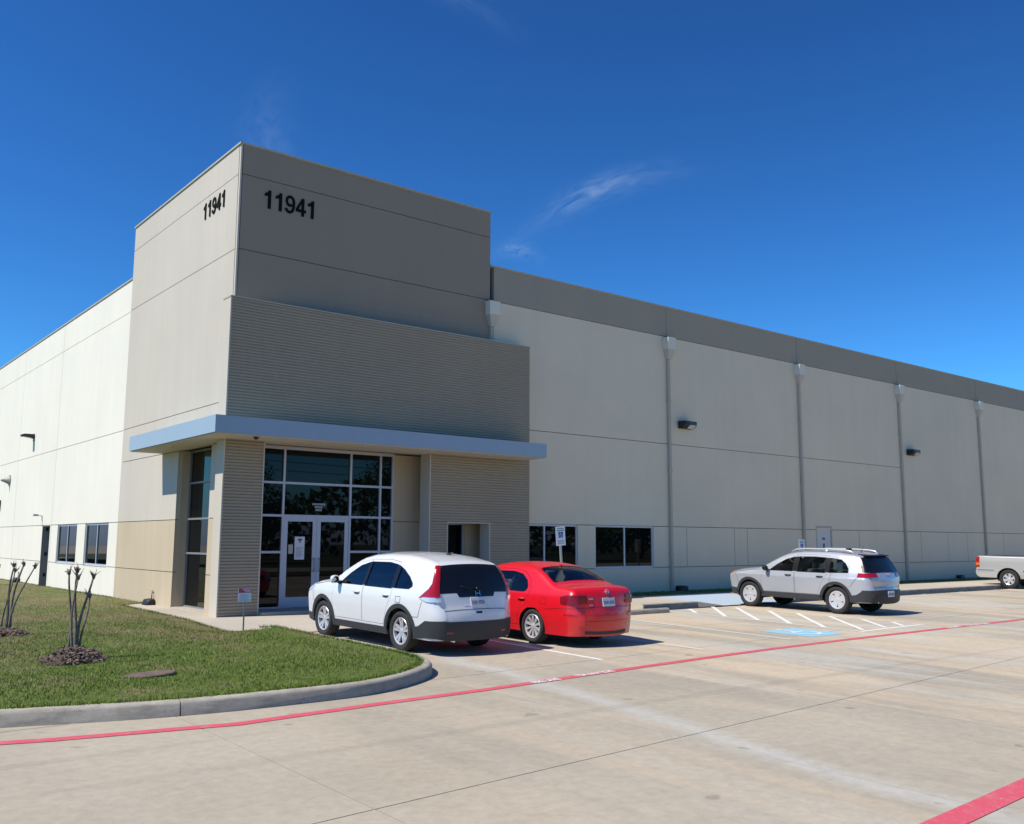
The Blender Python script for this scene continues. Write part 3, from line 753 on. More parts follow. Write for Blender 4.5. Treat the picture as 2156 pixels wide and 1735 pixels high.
# glazing helpers
def glazing(name, axis, plane, us, zs, fw_=.055, dep=.10, parent=bld, skip=(), mat='alug', face=-1):
    """frame with a grid of panes; axis 'x' = lies along x at y=plane; panes are sub-parts"""
    b = MB()
    def bx(u0, z0, u1, z1, d0, d1):
        if axis == 'x': b.box(u0, plane+d0, z0, u1, plane+d1, z1)
        else: b.box(plane+d0, u0, z0, plane+d1, u1, z1)
    for i, u in enumerate(us):
        o = 0 if i == 0 else (-fw_ if i == len(us)-1 else -fw_/2); bx(u+o, zs[0], u+o+fw_, zs[-1], 0, dep)
    cols = []
    for i in range(len(us)-1):
        u0 = us[i]+(fw_ if i == 0 else fw_/2); u1 = us[i+1]-(fw_ if i == len(us)-2 else fw_/2); cols.append((u0, u1))
        for j, z in enumerate(zs):
            if (i, j) in skip: continue
            o = 0 if j == 0 else (-fw_ if j == len(zs)-1 else -fw_/2); bx(u0+.0005, z+o, u1-.0005, z+o+fw_, .002, dep-.002)
    fr = b.build(name, M[mat], parent)
    for i, (u0, u1) in enumerate(cols):
        for j in range(len(zs)-1):
            if ('p', i, j) in skip: continue
            z0 = zs[j]+(fw_ if j == 0 else fw_/2); z1 = zs[j+1]-(fw_ if j == len(zs)-2 else fw_/2)
            p = MB()
            if axis == 'x': p.box(u0-.004, plane+dep*.45, z0-.004, u1+.004, plane+dep*.45+.012, z1+.004)
            else: p.box(plane+dep*.45, u0-.004, z0-.004, plane+dep*.45+.012, u1+.004, z1+.004)
            p.build('pane', M['glass'], fr)
    return fr
for a, b in fwin:
    glazing('window', 'x', .035, [a, (a+b)/2, b], [.80, 2.10], dep=.06); wbox('window_sill', M['alug'], a, -.012, .785, b, .035, .80)
for a, b in lwin:
    glazing('window', 'y', .035, [a, (a+b)/2, b], [.80, 2.10], dep=.06); wbox('window_sill', M['alug'], -.012, a, .785, .035, b, .80)
for y0, y1 in ((.90-.012, .90), (3.12, 3.132)): pass
wbox('window_jamb', M['tan'], .065, 3.10, ZB, .42, 3.30, 3.84); wbox('window_jamb', M['tan'], .065, .70, ZB, .42, .90, 3.84)
glazing('tall_window', 'y', .26, [.90, 3.10], [-.06, 1.27, 2.12, 3.02, 3.84], .045, mat='darkalu')
wbox('window_sill', M['walk'], -.03, .9, -.09, .26, 3.10, -.05)
# storefront
sf = glazing('storefront', 'x', YS, [.70, 1.62, 3.44, 4.31, 4.71], [-.02, 1.32, 2.19, 2.98, 3.845], .055, .11, skip={(1, 0), (1, 1), ('p', 1, 0), ('p', 1, 1)}, mat='alu')
for x0, x1, hx in ((1.653, 2.527, 2.46), (2.533, 3.407, 2.60)):
    b = MB(); s = .105; zb0, zt0 = -.0, 2.165
    b.box(x0, YS+.01, zb0, x0+s, YS+.055, zt0); b.box(x1-s, YS+.01, zb0, x1, YS+.055, zt0)
    b.box(x0+s, YS+.012, zt0-.11, x1-s, YS+.053, zt0); b.box(x0+s, YS+.012, zb0, x1-s, YS+.053, zb0+.25)
    d = b.build('entrance_door', M['alu'], bld)
    p = MB(); p.box(x0+s-.004, YS+.026, zb0+.246, x1-s+.004, YS+.036, zt0-.106); p.build('pane', M['glass'], d)
    hnd = MB(); hnd.tube([(hx, YS+.01, .85), (hx, YS-.05, .85), (hx, YS-.05, 1.16), (hx, YS+.01, 1.16)], .014, 8); hnd.build('handle', M['steel'], d, True)
wbox('door_threshold', M['alu'], 1.64, YS-.04, -.022, 3.42, YS+.10, .0)
b = MB(); b.box(1.96, YS+.018, 1.14, 2.22, YS+.025, 1.69); pn = b.build('door_notice', M['paper'], bld)
for k, z in enumerate((1.64, 1.61, 1.57)): wbox('notice_print', M['ink'], 2.035+.02*k, YS+.015, z-.03, 2.155-.02*k, YS+.0178, z, pn)
for k in range(9): wbox('notice_print', M['ink'], 1.99, YS+.0155, 1.42-.028*k, 2.19-.03*(k % 3), YS+.0175, 1.428-.028*k, pn)
b = MB(); b.box(1.80, YS+.024, 1.28, 1.92, YS+.0258, 1.50); b.build('door_notice', M['soffit'], bld)
# white transfer lettering on the transom glass: a wide line over a narrower block
b = MB()
for z, xa, xb, nn in ((2.46, 2.40, 2.76, 9), (2.39, 2.47, 2.69, 6), (2.32, 2.49, 2.67, 5)):
    for i in range(nn):
        x = xa+(xb-xa)*(i+.12)/nn; b.box(x, YS+.036, z, x+(xb-xa)/nn*.7, YS+.0445, z+.05)
b.build('glass_lettering', simple('vinyl_grey', (.40, .42, .46), .6), bld)
glazing('window', 'x', YS+.04, [5.90, 7.03], [.0, 1.0, 2.10], mat='alu')
# canopy
cz0, cz1 = 3.845, 4.235
cp = wbox('canopy', M['blue'], -.89, -1.46, cz0+.02, 8.36, RF-.03, cz1)
# blue fascia continues along the flank
b = MB(); b.box(-.89, RF-.03, cz0+.02, RX0-.002, 4.36, cz1); b.box(RX0-.002, RB+.01, cz0+.02, PR-.002, 4.36, cz1)
b.build('canopy_arm', M['blue'], cp)
b = MB(); b.box(-.85, -1.42, cz0, 8.32, RF-.031, cz0+.0195); b.box(-.85, RF-.029, cz0, RX0-.004, 4.32, cz0+.0195); b.box(RX0-.004, RB+.012, cz0, PR-.003, 4.32, cz0+.0195)
b.build('soffit', M['soffit'], cp)
for x, y in ((1.3, -.95), (3.0, -.95), (4.9, -.95), (6.8, -.95), (-.55, 2.2)):
    b = MB(); b.lathe([(.0, cz0-.012), (.07, cz0-.012), (.085, cz0+.005)], 14, 'z', (x, y, 0)); b.build('downlight', M['lens'], cp, True)
b = MB(); b.lathe([(.0, cz0-.07), (.045, cz0-.05), (.06, cz0+.002)], 14, 'z', (.12, -1.25, 0)); b.build('dome_camera', M['black'], cp, True)
# numerals
G1 = [(.30, 0), (.47, 0), (.47, 1), (.34, 1), (.27, .88), (.10, .79), (.10, .645), (.30, .70)]
G4o = [(.36, 0), (.52, 0), (.52, .22), (.64, .22), (.64, .37), (.52, .37), (.52, 1), (.38, 1), (.02, .37), (.02, .22), (.36, .22)]
G4h = [(.17, .37), (.36, .37), (.36, .72)]
def nine():
    c = [(.07, .27), (.12, .15), (.22, .085), (.34, .085), (.46, .17), (.52, .33), (.535, .55), (.53, .72), (.47, .86), (.37, .925), (.25, .925), (.15, .85), (.105, .70), (.14, .55), (.23, .465), (.33, .45), (.43, .50)]
    c = smoothpath([(a, b, 0) for a, b in c], 3); wd = .145; Lf = []; Rt_ = []
    for i, p in enumerate(c):
        d = (Vector(c[min(i+1, len(c)-1)])-Vector(c[max(i-1, 0)])).normalized(); n = Vector((-d.y, d.x, 0))
        Lf.append(Vector(p)+n*wd/2); Rt_.append(Vector(p)-n*wd/2)
    return Lf, Rt_
def numeral(ch, fn, parent):
    b = MB()
    if ch == '1':
        for poly in ([(.30, 0), (.47, 0), (.47, 1), (.34, 1), (.30, .92)], [(.30, .70), (.30, .92), (.27, .88), (.10, .79), (.10, .645)]):
            b.prism(poly, fn, 0, .022)
    elif ch == '4':
        for poly in ([(.36, 0), (.52, 0), (.52, 1), (.38, 1), (.36, .965)], [(.52, .22), (.64, .22), (.64, .37), (.52, .37)], [(.02, .22), (.36, .22), (.36, .37), (.17, .37), (.02, .37)], [(.02, .37), (.17, .37), (.36, .72), (.36, .965)]):
            b.prism(poly, fn, 0, .022)
    else:
        Lf, Rt_ = nine(); k = len(Lf)
        vs = [fn(p.x, p.y, t) for t in (0, .022) for p in Lf+Rt_]; n2 = 2*k; fs = []
        for i in range(k-1):
            fs += [(i, i+1, k+i+1, k+i), (n2+i, n2+k+i, n2+k+i+1, n2+i+1), (i, n2+i, n2+i+1, i+1), (k+i, k+i+1, n2+k+i+1, n2+k+i)]
        fs += [(0, k, n2+k, n2), (k-1, n2+k-1, n2+2*k-1, 2*k-1)]
        b.add(vs, fs)
    return b.build('address_numeral', M['num'], parent)
H = .455
for i, ch in enumerate('11941'):
    u0 = .56+i*.285
    numeral(ch, lambda a, c, t, u0=u0: (u0+a*H*.95, -.03-t, 9.53+c*H), bld)
    v0 = 2.24-i*.30
    numeral(ch, lambda a, c, t, v0=v0: (PR-t, v0-a*H*.95, 9.66+c*H*.93), bld)

# downspouts on the panel joints
for i, x in enumerate([7.50]+PX[1:10]):
    b = MB(); b.box(x-.05, -.105, SWZ if i == 0 else .02, x+.05, -.005, 7.62); ds = b.build('downspout', M['pipe'], bld, bevel=.012)
    h = MB(); h.box(x-.19, -.25, 7.95, x+.19, -.002, 8.34)
    h.build('collector_head', M['head'], ds, bevel=.008)
    f = MB(); v = [(x-.18, -.24, 7.949), (x+.18, -.24, 7.949), (x+.18, -.003, 7.949), (x-.18, -.003, 7.949), (x-.07, -.135, 7.62), (x+.07, -.135, 7.62), (x+.07, -.003, 7.62), (x-.07, -.003, 7.62)]
    f.add(v, [(0, 1, 5, 4), (1, 2, 6, 5), (2, 3, 7, 6), (3, 0, 4, 7), (4, 5, 6, 7), (3, 2, 1, 0)]); f.build('funnel', M['soffit'], ds)
    for z in (1.2, 3.9, 6.2):
        k = MB(); k.box(x-.075, -.111, z, x+.075, -.004, z+.04); k.build('strap', M['pipe'], ds)
# service door on the front, side doorway
b = MB(); b.box(23.22, .03, .0, 24.18, .08, 2.16); sdoor = b.build('service_door', M['doorpaint'], bld)
wbox('door_frame', M['pipe'], 23.16, -.006, .02, 23.22, .09, 2.17); wbox('door_frame', M['pipe'], 24.18, -.006, .02, 24.24, .09, 2.17); wbox('door_frame', M['pipe'], 23.16, -.007, 2.16, 24.24, .09, 2.24)
wbox('door_notice', M['ink'], 23.60, .024, 1.72, 23.80, .029, 1.80, sdoor); wbox('door_notice', M['ink'], 23.64, .0245, 1.42, 23.76, .029, 1.58, sdoor)
wbox('handle', M['steel'], 23.30, -.03, 1.0, 23.42, .03, 1.04, sdoor)
wbox('wall_core', M['joint'], 23.18, .1, ZB, 24.22, .15, 2.1)
for nm, a in (('side_door', (.55, 16.0, ZB, .60, 17.15, 2.10)),): sd_ = wbox(nm, M['darkdoor'], *a)
wbox('handle', M['steel'], .50, 16.1, .95, .55, 16.2, 1.0, sd_)
wbox('doorway_jamb', M['jambgrey'], .001, 17.13, ZB, .55, 17.16, 2.10); wbox('doorway_jamb', M['jambgrey'], .001, 15.99, ZB, .55, 16.02, 2.10); wbox('doorway_jamb', M['jambgrey'], .001, 16.02, 2.07, .55, 17.13, 2.10)
for dz in (.25, 1.0, 1.9): wbox('hinge', M['black'], .12, 17.11, dz, .2, 17.13, dz+.12)

# ------------------------------------------------------------------ wall lights and fittings
def wallpack(x, z, label):
    t = empty('wall_light', (x, 0, z)); tag(t, label, 'wall light', 'floodlights on the long grey wall')
    b = MB(); b.prism([(-.02, -.13), (-.20, -.13), (-.34, -.02), (-.34, .11), (-.02, .13)][::-1], lambda a, c, q: (q, a, c), -.30, .30); autosmooth(b.build('housing', M['bronze'], t, bevel=.015))
    b = MB(); b.add([(-.06, -.212, -.128), (.24, -.212, -.128), (.24, -.345, -.022), (-.06, -.345, -.022), (-.06, -.2, -.115), (.24, -.2, -.115), (.24, -.333, -.01), (-.06, -.333, -.01)], [(0, 1, 2, 3), (7, 6, 5, 4), (0, 4, 5, 1), (2, 6, 7, 3), (1, 5, 6, 2), (0, 3, 7, 4)]); b.build('lens', M['lens'], t)
    b = MB(); b.box(-.2, -.022, -.1, .2, 0, .1); b.build('back_plate', M['bronze'], t)
wallpack(15.70, 5.48, 'dark bronze floodlight beside the downspout on the long grey wall nearest the entrance')
wallpack(30.45, 5.49, 'dark bronze floodlight on the long grey wall beyond the service door')
t = FL = empty('wall_light', (0, 19.6, 5.55)); tag(t, 'dark boxy floodlight sticking out from the white flank wall', 'wall light')
b = MB(); b.prism([(-.02, -.06), (-.62, .02), (-.66, .12), (-.5, .17), (-.02, .17)][::-1], lambda a, c, q: (a, q, c), -.22, .22); autosmooth(b.build('housing', M['bronze'], t, bevel=.015))
b = MB(); b.add([(-.15, -.18, -.05), (-.15, .18, -.05), (-.58, .18, .008), (-.58, -.18, .008), (-.15, -.18, -.02), (-.15, .18, -.02), (-.58, .18, .03), (-.58, -.18, .03)], [(0, 1, 2, 3), (4, 7, 6, 5), (0, 4, 5, 1), (2, 6, 7, 3)]); b.build('lens', M['lens'], t)
b = MB(); b.box(-.03, -.12, -.2, 0, .12, .2); b.build('back_plate', M['bronze'], t)
FL.scale = (.72, .72, .72)
t = empty('alarm_horn', (0, 23.5, 4.05)); tag(t, 'small dark flared horn on the white flank wall', 'horn')
b = MB(); b.lathe([(.04, -.34), (.07, -.25), (.16, -.06), (.22, -.02)], 16, 'x'); b.build('bell', M['jambgrey'], t, True)
b = MB(); b.box(-.03, -.12, -.22, 0, .12, .22); b.build('bracket', M['jambgrey'], t)
t = empty('security_camera', (0, 17.4, 2.42)); t.scale = (.6, .6, .6); tag(t, 'small grey bracket camera above the side doorway', 'camera')
b = MB(); b.tube([(0, -.2, -.25), (-.03, -.2, .05), (-.25, -.2, .08)], .025, 8); b.build('bracket', M['jambgrey'], t, True)
b = MB(); b.box(-.52, -.26, .03, -.25, -.14, .15); b.build('housing', M['jambgrey'], t, bevel=.015)
t = empty('security_camera', (0, 25.1, 3.15)); tag(t, 'small dark box camera low on the white flank wall past the horn', 'camera')
b = MB(); b.box(-.22, -.12, -.1, -.0, .12, .12); b.build('housing', M['bronze'], t, bevel=.02)
b = MB(); b.box(-.05, -.05, -.2, -.0, .05, -.101); b.build('bracket', M['bronze'], t)
def footbox(loc, rz, label, pipe=True):
    t = empty('utility_box', loc, (0, 0, rz)); tag(t, label, 'utility box', 'black boxes at the wall foot')
    b = MB(); b.prism([(0, 0), (-.20, 0), (-.22, .05), (-.18, .17), (-.02, .19)][::-1], lambda a, c, q: (a, q, c), -.21, .21); autosmooth(b.build('housing', M['black'], t, bevel=.02))
    b = MB(); b.box(-.235, -.16, .03, -.215, .16, .06); b.build('front_lip', M['black'], t)
    if pipe:
        b = MB(); b.tube([(-.05, -.04, .18), (-.05, -.04, .40), (-.06, -.02, .42), (-.06, .16, .42)], .016, 8); b.build('bent_pipe', M['pipe'], t, True)
footbox((PR, 4.45, -.10), 0, 'black box with a bent pipe at the foot of the tan tower wall')
footbox((0, 20.35, float(lawnz([(0, 20.35)])[0])), 0, 'black box at the foot of the white flank wall')
footbox((15.35, 0, .02), -math.pi/2*-1, 'black box at the foot of the grey wall between the windows and the silver car', False)
footbox((34.15, 0, .02), math.pi/2, 'black box at the foot of the grey wall next to the pickup', False)

# ------------------------------------------------------------------ signs
t = empty('yard_sign', (-1.36, -4.45, float(lawnz([(-1.36, -4.45)])[0])), (0, 0, rad(-12))); tag(t, 'small red and white yard sign on a thin stake at the lawn edge', 'yard sign')
b = MB(); b.box(-.013, -.006, -.1, .013, .006, .60); b.build('stake', M['steel'] if 0 else M['jambgrey'], t)
b = MB(); b.box(-.115, -.014, .58, .115, -.008, .82); pnl = b.build('panel', M['signwhite'], t)
b = MB(); b.box(-.112, -.017, .735, .112, -.0142, .817); b.build('red_band', M['signred'], pnl)
b = MB()
for k in range(3): b.box(.0-.02*k, -.0205, .747+.022*k, .10, -.0172, .757+.022*k)
b.build('band_print', M['signwhite'], pnl)
b = MB()
for k in range(6): b.box(-.09, -.0165, .60+.02*k, .09-.025*(k % 3), -.0142, .607+.02*k)
b.build('print', simple('pale_print', (.38, .45, .55), .7), pnl)
def hsign(x, y, z0, ztop, label, tilt=0, rz=0):
    t = empty('parking_sign', (x, y, z0), (0, rad(tilt), rz)); tag(t, label, 'parking sign', 'accessible parking signs')
    hgt = ztop-z0
    b = MB(); b.box(-.025, -.02, -.05, .025, .02, hgt-.02); b.build('post', M['steel'], t)
    b = MB(); b.box(-.152, -.03, hgt-.46, .152, -.022, hgt); pl = b.build('panel', M['signwhite'], t, bevel=.003)
    b = MB(); b.box(-.07, -.034, hgt-.27, .07, -.0305, hgt-.13); b.build('blue_symbol', M['signblue'], pl)
    b = MB()
    b.lathe([(0, -.0362), (.012, -.0362), (.012, -.034)], 8, 'y', (-.01, 0, hgt-.155)); b.box(-.016, -.0362, hgt-.205, -.004, -.034, hgt-.17); b.box(-.004, -.0362, hgt-.205, .025, -.034, hgt-.195)
    for k in range(10):
        a0, a1 = rad(110+27*k), rad(110+27*(k+1))
        b.prism([(.033*math.cos(a0), .033*math.sin(a0)), (.042*math.cos(a0), .042*math.sin(a0)), (.042*math.cos(a1), .042*math.sin(a1)), (.033*math.cos(a1), .033*math.sin(a1))], lambda p, q, s: (.0+p, -.034-s, hgt-.222+q), 0, .0022)
    b.build('white_symbol', M['paper'], pl)
    b = MB()
    for k, (ww, hh) in enumerate(((.10, .022), (.12, .022))): b.box(-ww, -.033, hgt-.06-.045*k, ww, -.0305, hgt-.06-.045*k+hh)
    b.box(-.11, -.033, hgt-.36, .11, -.0305, hgt-.34); b.box(-.11, -.033, hgt-.41, .11, -.0305, hgt-.39)
    b.build('lettering', simple('sign_green', (.10, .30, .28), .6), pl)
hsign(7.23, -3.4, SWZ, 1.97, 'accessible parking sign on a post in front of the grey wall window', -4, 0)
hsign(17.15, -3.4, RZ, 1.70, 'accessible parking sign standing behind the silver SUV', 0, 0)

# ------------------------------------------------------------------ planting
def myrtle(x, y, stems, seed, label):
    r = random.Random(seed); z = float(lawnz([(x, y)])[0])
    t = empty('crape_myrtle', (x, y, z)); tag(t, label, 'tree', 'pruned crape myrtles on the lawn')
    for k, (bx, by, tx, ty, h, r0) in enumerate(stems):
        pts = []; rs = []
        for i in range(9):
            f = i/8; wob = .018*math.sin(f*5+k)
            pts.append((bx+(tx-bx)*f**1.6+wob, by+(ty-by)*f**1.6-wob*.7, .06+(h-.06)*f)); rs.append(r0*.66*(1.2-.55*f))
        b = MB(); b.tube(pts, rs, 8); s = b.build('stem', M['bark'], t, True)
        # knuckles and clipped stubs on the pollarded end
        b = MB(); e = Vector(pts[-1])
        for q in range(r.randint(4, 7)):
            d = Vector((r.uniform(-1, 1), r.uniform(-1, 1), r.uniform(.1, .8))).normalized(); l = r.uniform(.03, .075)
            b.tube([e-Vector((0, 0, .03)), e+d*l*.5, e+d*l], [.015, .012, .007], 6)
            if r.random() < .75:
                d2 = (d+Vector((r.uniform(-.6, .6), r.uniform(-.6, .6), .5))).normalized(); b.tube([e+d*l*.7, e+d*l*.7+d2*r.uniform(.05, .10)], [.006, .002], 5)
        b.lathe([(.002, -.05), (.019, -.03), (.023, 0), (.017, .025), (.002, .034)], 8, 'z', tuple(e))
        b.build('knuckle', M['bark'], s, True)
    return t
R_ = Vector((rt.x, rt.y, 0)).normalized()
def st_(items):  # stems laid out by sideways offset (picture plane) and depth
    out = []
    for a, d0, b_, d1, h, r0 in items:
        p0 = R_*a+Vector((-R_.y, R_.x, 0))*d0; p1 = R_*b_+Vector((-R_.y, R_.x, 0))*d1; out.append((p0.x, p0.y, p1.x, p1.y, h, r0))
    return out
myrtle(-4.95, -7.55, st_([(-.075, 0, -.115, .02, 1.10, .026), (-.03, .06, -.06, .10, 1.12, .028), (-.02, -.05, .0, -.04, 1.04, .022), (.04, .0, .15, .05, 1.05, .027), (.065, .05, .09, .14, .80, .020)]), 3, 'leafless pruned crape myrtle of five bare stems beside the tan tower corner')
myrtle(-4.9, -3.1, st_([(-.16, 0, -.16, .0, 1.12, .027), (-.03, .06, .03, .1, 1.14, .027), (.06, 0, .22, .0, 1.16, .030), (.09, -.05, .40, .0, 1.12, .024), (-.10, .1, -.02, .2, 1.05, .022)]), 8, 'leafless pruned crape myrtle with spreading bare stems in front of the white flank wall')
def mound(x, y, rr, hh, seed, label):
    r = random.Random(seed); z = float(lawnz([(x, y)])[0]); t = empty('mulch_mound', (x, y, z)); tag(t, label, 'mulch mound', 'mulch rings round the crape myrtles')
    vs = [(0, 0, hh)]; fs = []; rings, seg = 9, 36
    ph = [r.uniform(0, 6.28) for _ in range(4)]
    for i in range(1, rings+1):
        f = i/rings
        for k in range(seg):
            a = 2*math.pi*k/seg; R = rr*f*(1+.10*math.sin(2*a+ph[0])+.06*math.sin(5*a+ph[1]))
            zz_ = hh*(1-f**2.2)+(r.uniform(-.022, .022) if i < rings else -.02); vs.append((R*math.cos(a), R*math.sin(a), zz_))
    for k in range(seg): fs.append((0, 1+k, 1+(k+1) % seg))
    for i in range(rings-1):
        for k in range(seg): a, c = 1+i*seg+k, 1+i*seg+(k+1) % seg; fs.append((a, a+seg, c+seg, c))
    b = MB(); b.add(vs, fs); b.build('heap', M['mulch'], t)
    b = MB()
    for q in range(900):
        a = r.uniform(0, 6.283); f = math.sqrt(r.random())*1.04; R = rr*f; c = Vector((R*math.cos(a), R*math.sin(a), max(0, hh*(1-f**2.2))+r.uniform(0, .02)))
        d = Vector((r.uniform(-1, 1), r.uniform(-1, 1), r.uniform(-.4, .5))).normalized()*r.uniform(.015, .05); n = d.orthogonal().normalized()*r.uniform(.005, .012)
        b.add([c-d-n, c+d-n, c+d+n, c-d+n], [(0, 1, 2, 3)])
    o = b.build('wood_chips', M['chip'], t, fix=False); tag(o, kind='stuff')
mound(-4.98, -7.70, .37, .15, 4, 'heap of brown wood mulch round the crape myrtle beside the tan tower corner')
mound(-4.95, -3.2, .38, .10, 9, 'heap of brown wood mulch round the crape myrtle by the white flank wall')
zc_ = float(lawnz([(-4.55, -9.3)])[0])
b = MB(); r = random.Random(5); pl = []
for k in range(14):
    a = 2*math.pi*k/14; pl.append((.32*math.cos(a)*(1+r.uniform(-.12, .12)), .18*math.sin(a)*(1+r.uniform(-.15, .15))))
b.prism(pl, lambda p, q, s: (-4.55+p*.95-q*.3, -9.3+q+p*.0, zc_+s+.04*p), -.05, .022)
tag(b.build('flat_stone', M['dirt'], bevel=.012), 'flat reddish brown stone slab lying in the lawn', 'stone')

# far side of the street, caught in the glass
def tree(x, y, h, rr, seed, label):
    r = random.Random(seed); g = np.random.default_rng(seed); t = empty('street_tree', (x, y, -.45)); tag(t, label, 'tree', 'trees across the street')
    b = MB(); b.tube([(0, 0, -.1), (.1, 0, h*.25), (.0, .1, h*.5), (.1, .1, h*.8)], [.28, .2, .14, .05], 8)
    for k in range(7):
        a = k*.9; b.tube([(0, 0, h*.3+k*.35), (math.cos(a)*rr*.4, math.sin(a)*rr*.4, h*.45+k*.4), (math.cos(a)*rr*.8, math.sin(a)*rr*.8, h*.6+k*.3)], [.09, .06, .02], 6)
    b.build('trunk', M['trunk'], t, True)
    cl = [(r.uniform(-.7, .7)*rr, r.uniform(-.7, .7)*rr, h*r.uniform(.38, .92), r.uniform(.3, .5)*rr) for _ in range(16)]
    P = []
    for cx, cy, cz, cr in cl:
        d = g.normal(size=(330, 3)); d /= np.linalg.norm(d, axis=1)[:, None]; P.append(np.array((cx, cy, cz))+d*cr*g.uniform(.4, 1.08, (330, 1)))
    P = np.concatenate(P); n = len(P); a = g.normal(size=(n, 3)); a /= np.linalg.norm(a, axis=1)[:, None]; c = np.cross(a, g.normal(size=(n, 3))); c /= np.linalg.norm(c, axis=1)[:, None]; s = g.uniform(.09, .19, (n, 1))
    V = np.stack([P-a*s, P+c*s*.6, P+a*s, P-c*s*.6], 1).reshape(-1, 3)
    me = bpy.data.meshes.new('crown'); me.from_pydata(V.tolist(), [], [(4*i, 4*i+1, 4*i+2, 4*i+3) for i in range(n)]); link('crown', me, M['leaf'], t)
TL = ['small rounded tree across the street left of the utility pole', 'small tree across the street right behind the utility pole', 'broad tall tree across the street mirrored beside the entrance doors', 'tree across the street mirrored over the right door leaf', 'wide dark tree across the street mirrored in the first grey wall window', 'wide dark tree across the street mirrored in the second grey wall window', 'short tree across the street farthest from the utility pole', 'tall dense tree behind the street trees mirrored in the window by the red sedan', 'tall dense tree in the back row opposite the long wall', 'tall dense tree in the back row opposite the silver SUV', 'tall dense tree in the back row opposite the pickup', 'tall dense tree in the back row opposite the tower']
for i, (x, y, h, rr) in enumerate(((14, -50, 7, 3.2), (24, -54, 8, 3.6), (38, -52, 9.5, 4.4), (47, -56, 8.5, 4), (60, -52, 9, 4.2), (75, -58, 9, 4.5), (5, -56, 7, 3), (54, -72, 12, 6.5), (70, -76, 12, 7), (88, -70, 12, 7), (106, -74, 12, 7), (30, -74, 9, 5.5))):
    tree(x, y, h, rr, 20+i, TL[i])
def wood(name, pts, h, n, seed, label):
    g = np.random.default_rng(seed); t_ = g.uniform(0, 1, n); a, b_ = np.array(pts[0]), np.array(pts[1]); L0 = np.linalg.norm(b_-a)
    top = h*(.72+.28*np.sin(t_*L0/7)*np.cos(t_*L0/17+1)); z = top*g.beta(1.6, 1.1, n); d = (b_-a)/L0; nn = np.array((-d[1], d[0]))
    xy = a+np.outer(t_, b_-a)+np.outer(g.normal(0, 2.2, n), nn); P = np.stack([xy[:, 0], xy[:, 1], z-.3], 1)
    u = g.normal(size=(n, 3)); u /= np.linalg.norm(u, axis=1)[:, None]; c = np.cross(u, g.normal(size=(n, 3))); c /= np.linalg.norm(c, axis=1)[:, None]; s_ = g.uniform(.35, .8, (n, 1))
    V = np.stack([P-u*s_, P+c*s_*.7, P+u*s_, P-c*s_*.7], 1).reshape(-1, 3)
    me = bpy.data.meshes.new(name); me.from_pydata(V.tolist(), [], [(4*i, 4*i+1, 4*i+2, 4*i+3) for i in range(n)]); o = link(name, me, M['leaf']); tag(o, label, 'wood', kind='stuff')
wood('far_wood', [(-40, -92), (190, -92)], 11, 9000, 3, 'dense dark wood far across the street mirrored in the glazing')
wood('far_wood', [(-75, -60), (-75, 120)], 9, 6000, 4, 'dense dark wood beyond the drive mirrored in the flank windows')
t = empty('utility_pole', (19.5, -47, -.45)); tag(t, 'wooden utility pole with wires mirrored in the entrance glass', 'utility pole')
b = MB(); b.tube([(0, 0, -.2), (0, 0, 11.5)], [.17, .11], 10); b.build('pole', M['polewood'], t, True)
b = MB(); b.box(-1.3, -.06, 10.4, 1.3, .06, 10.55); b.build('crossarm', M['polewood'], t)
for dx, z in ((-1.2, 10.65), (0, 11.5), (1.2, 10.65), (.1, 8.3), (.1, 7.6)):
    b = MB(); b.tube([(-60+dx, -2, z+.3), (-30+dx, -1, z-.5), (dx, 0, z), (30+dx, -1, z-.5), (60+dx, -2, z+.3)], .025, 5); b.build('wire', M['wire'], t)

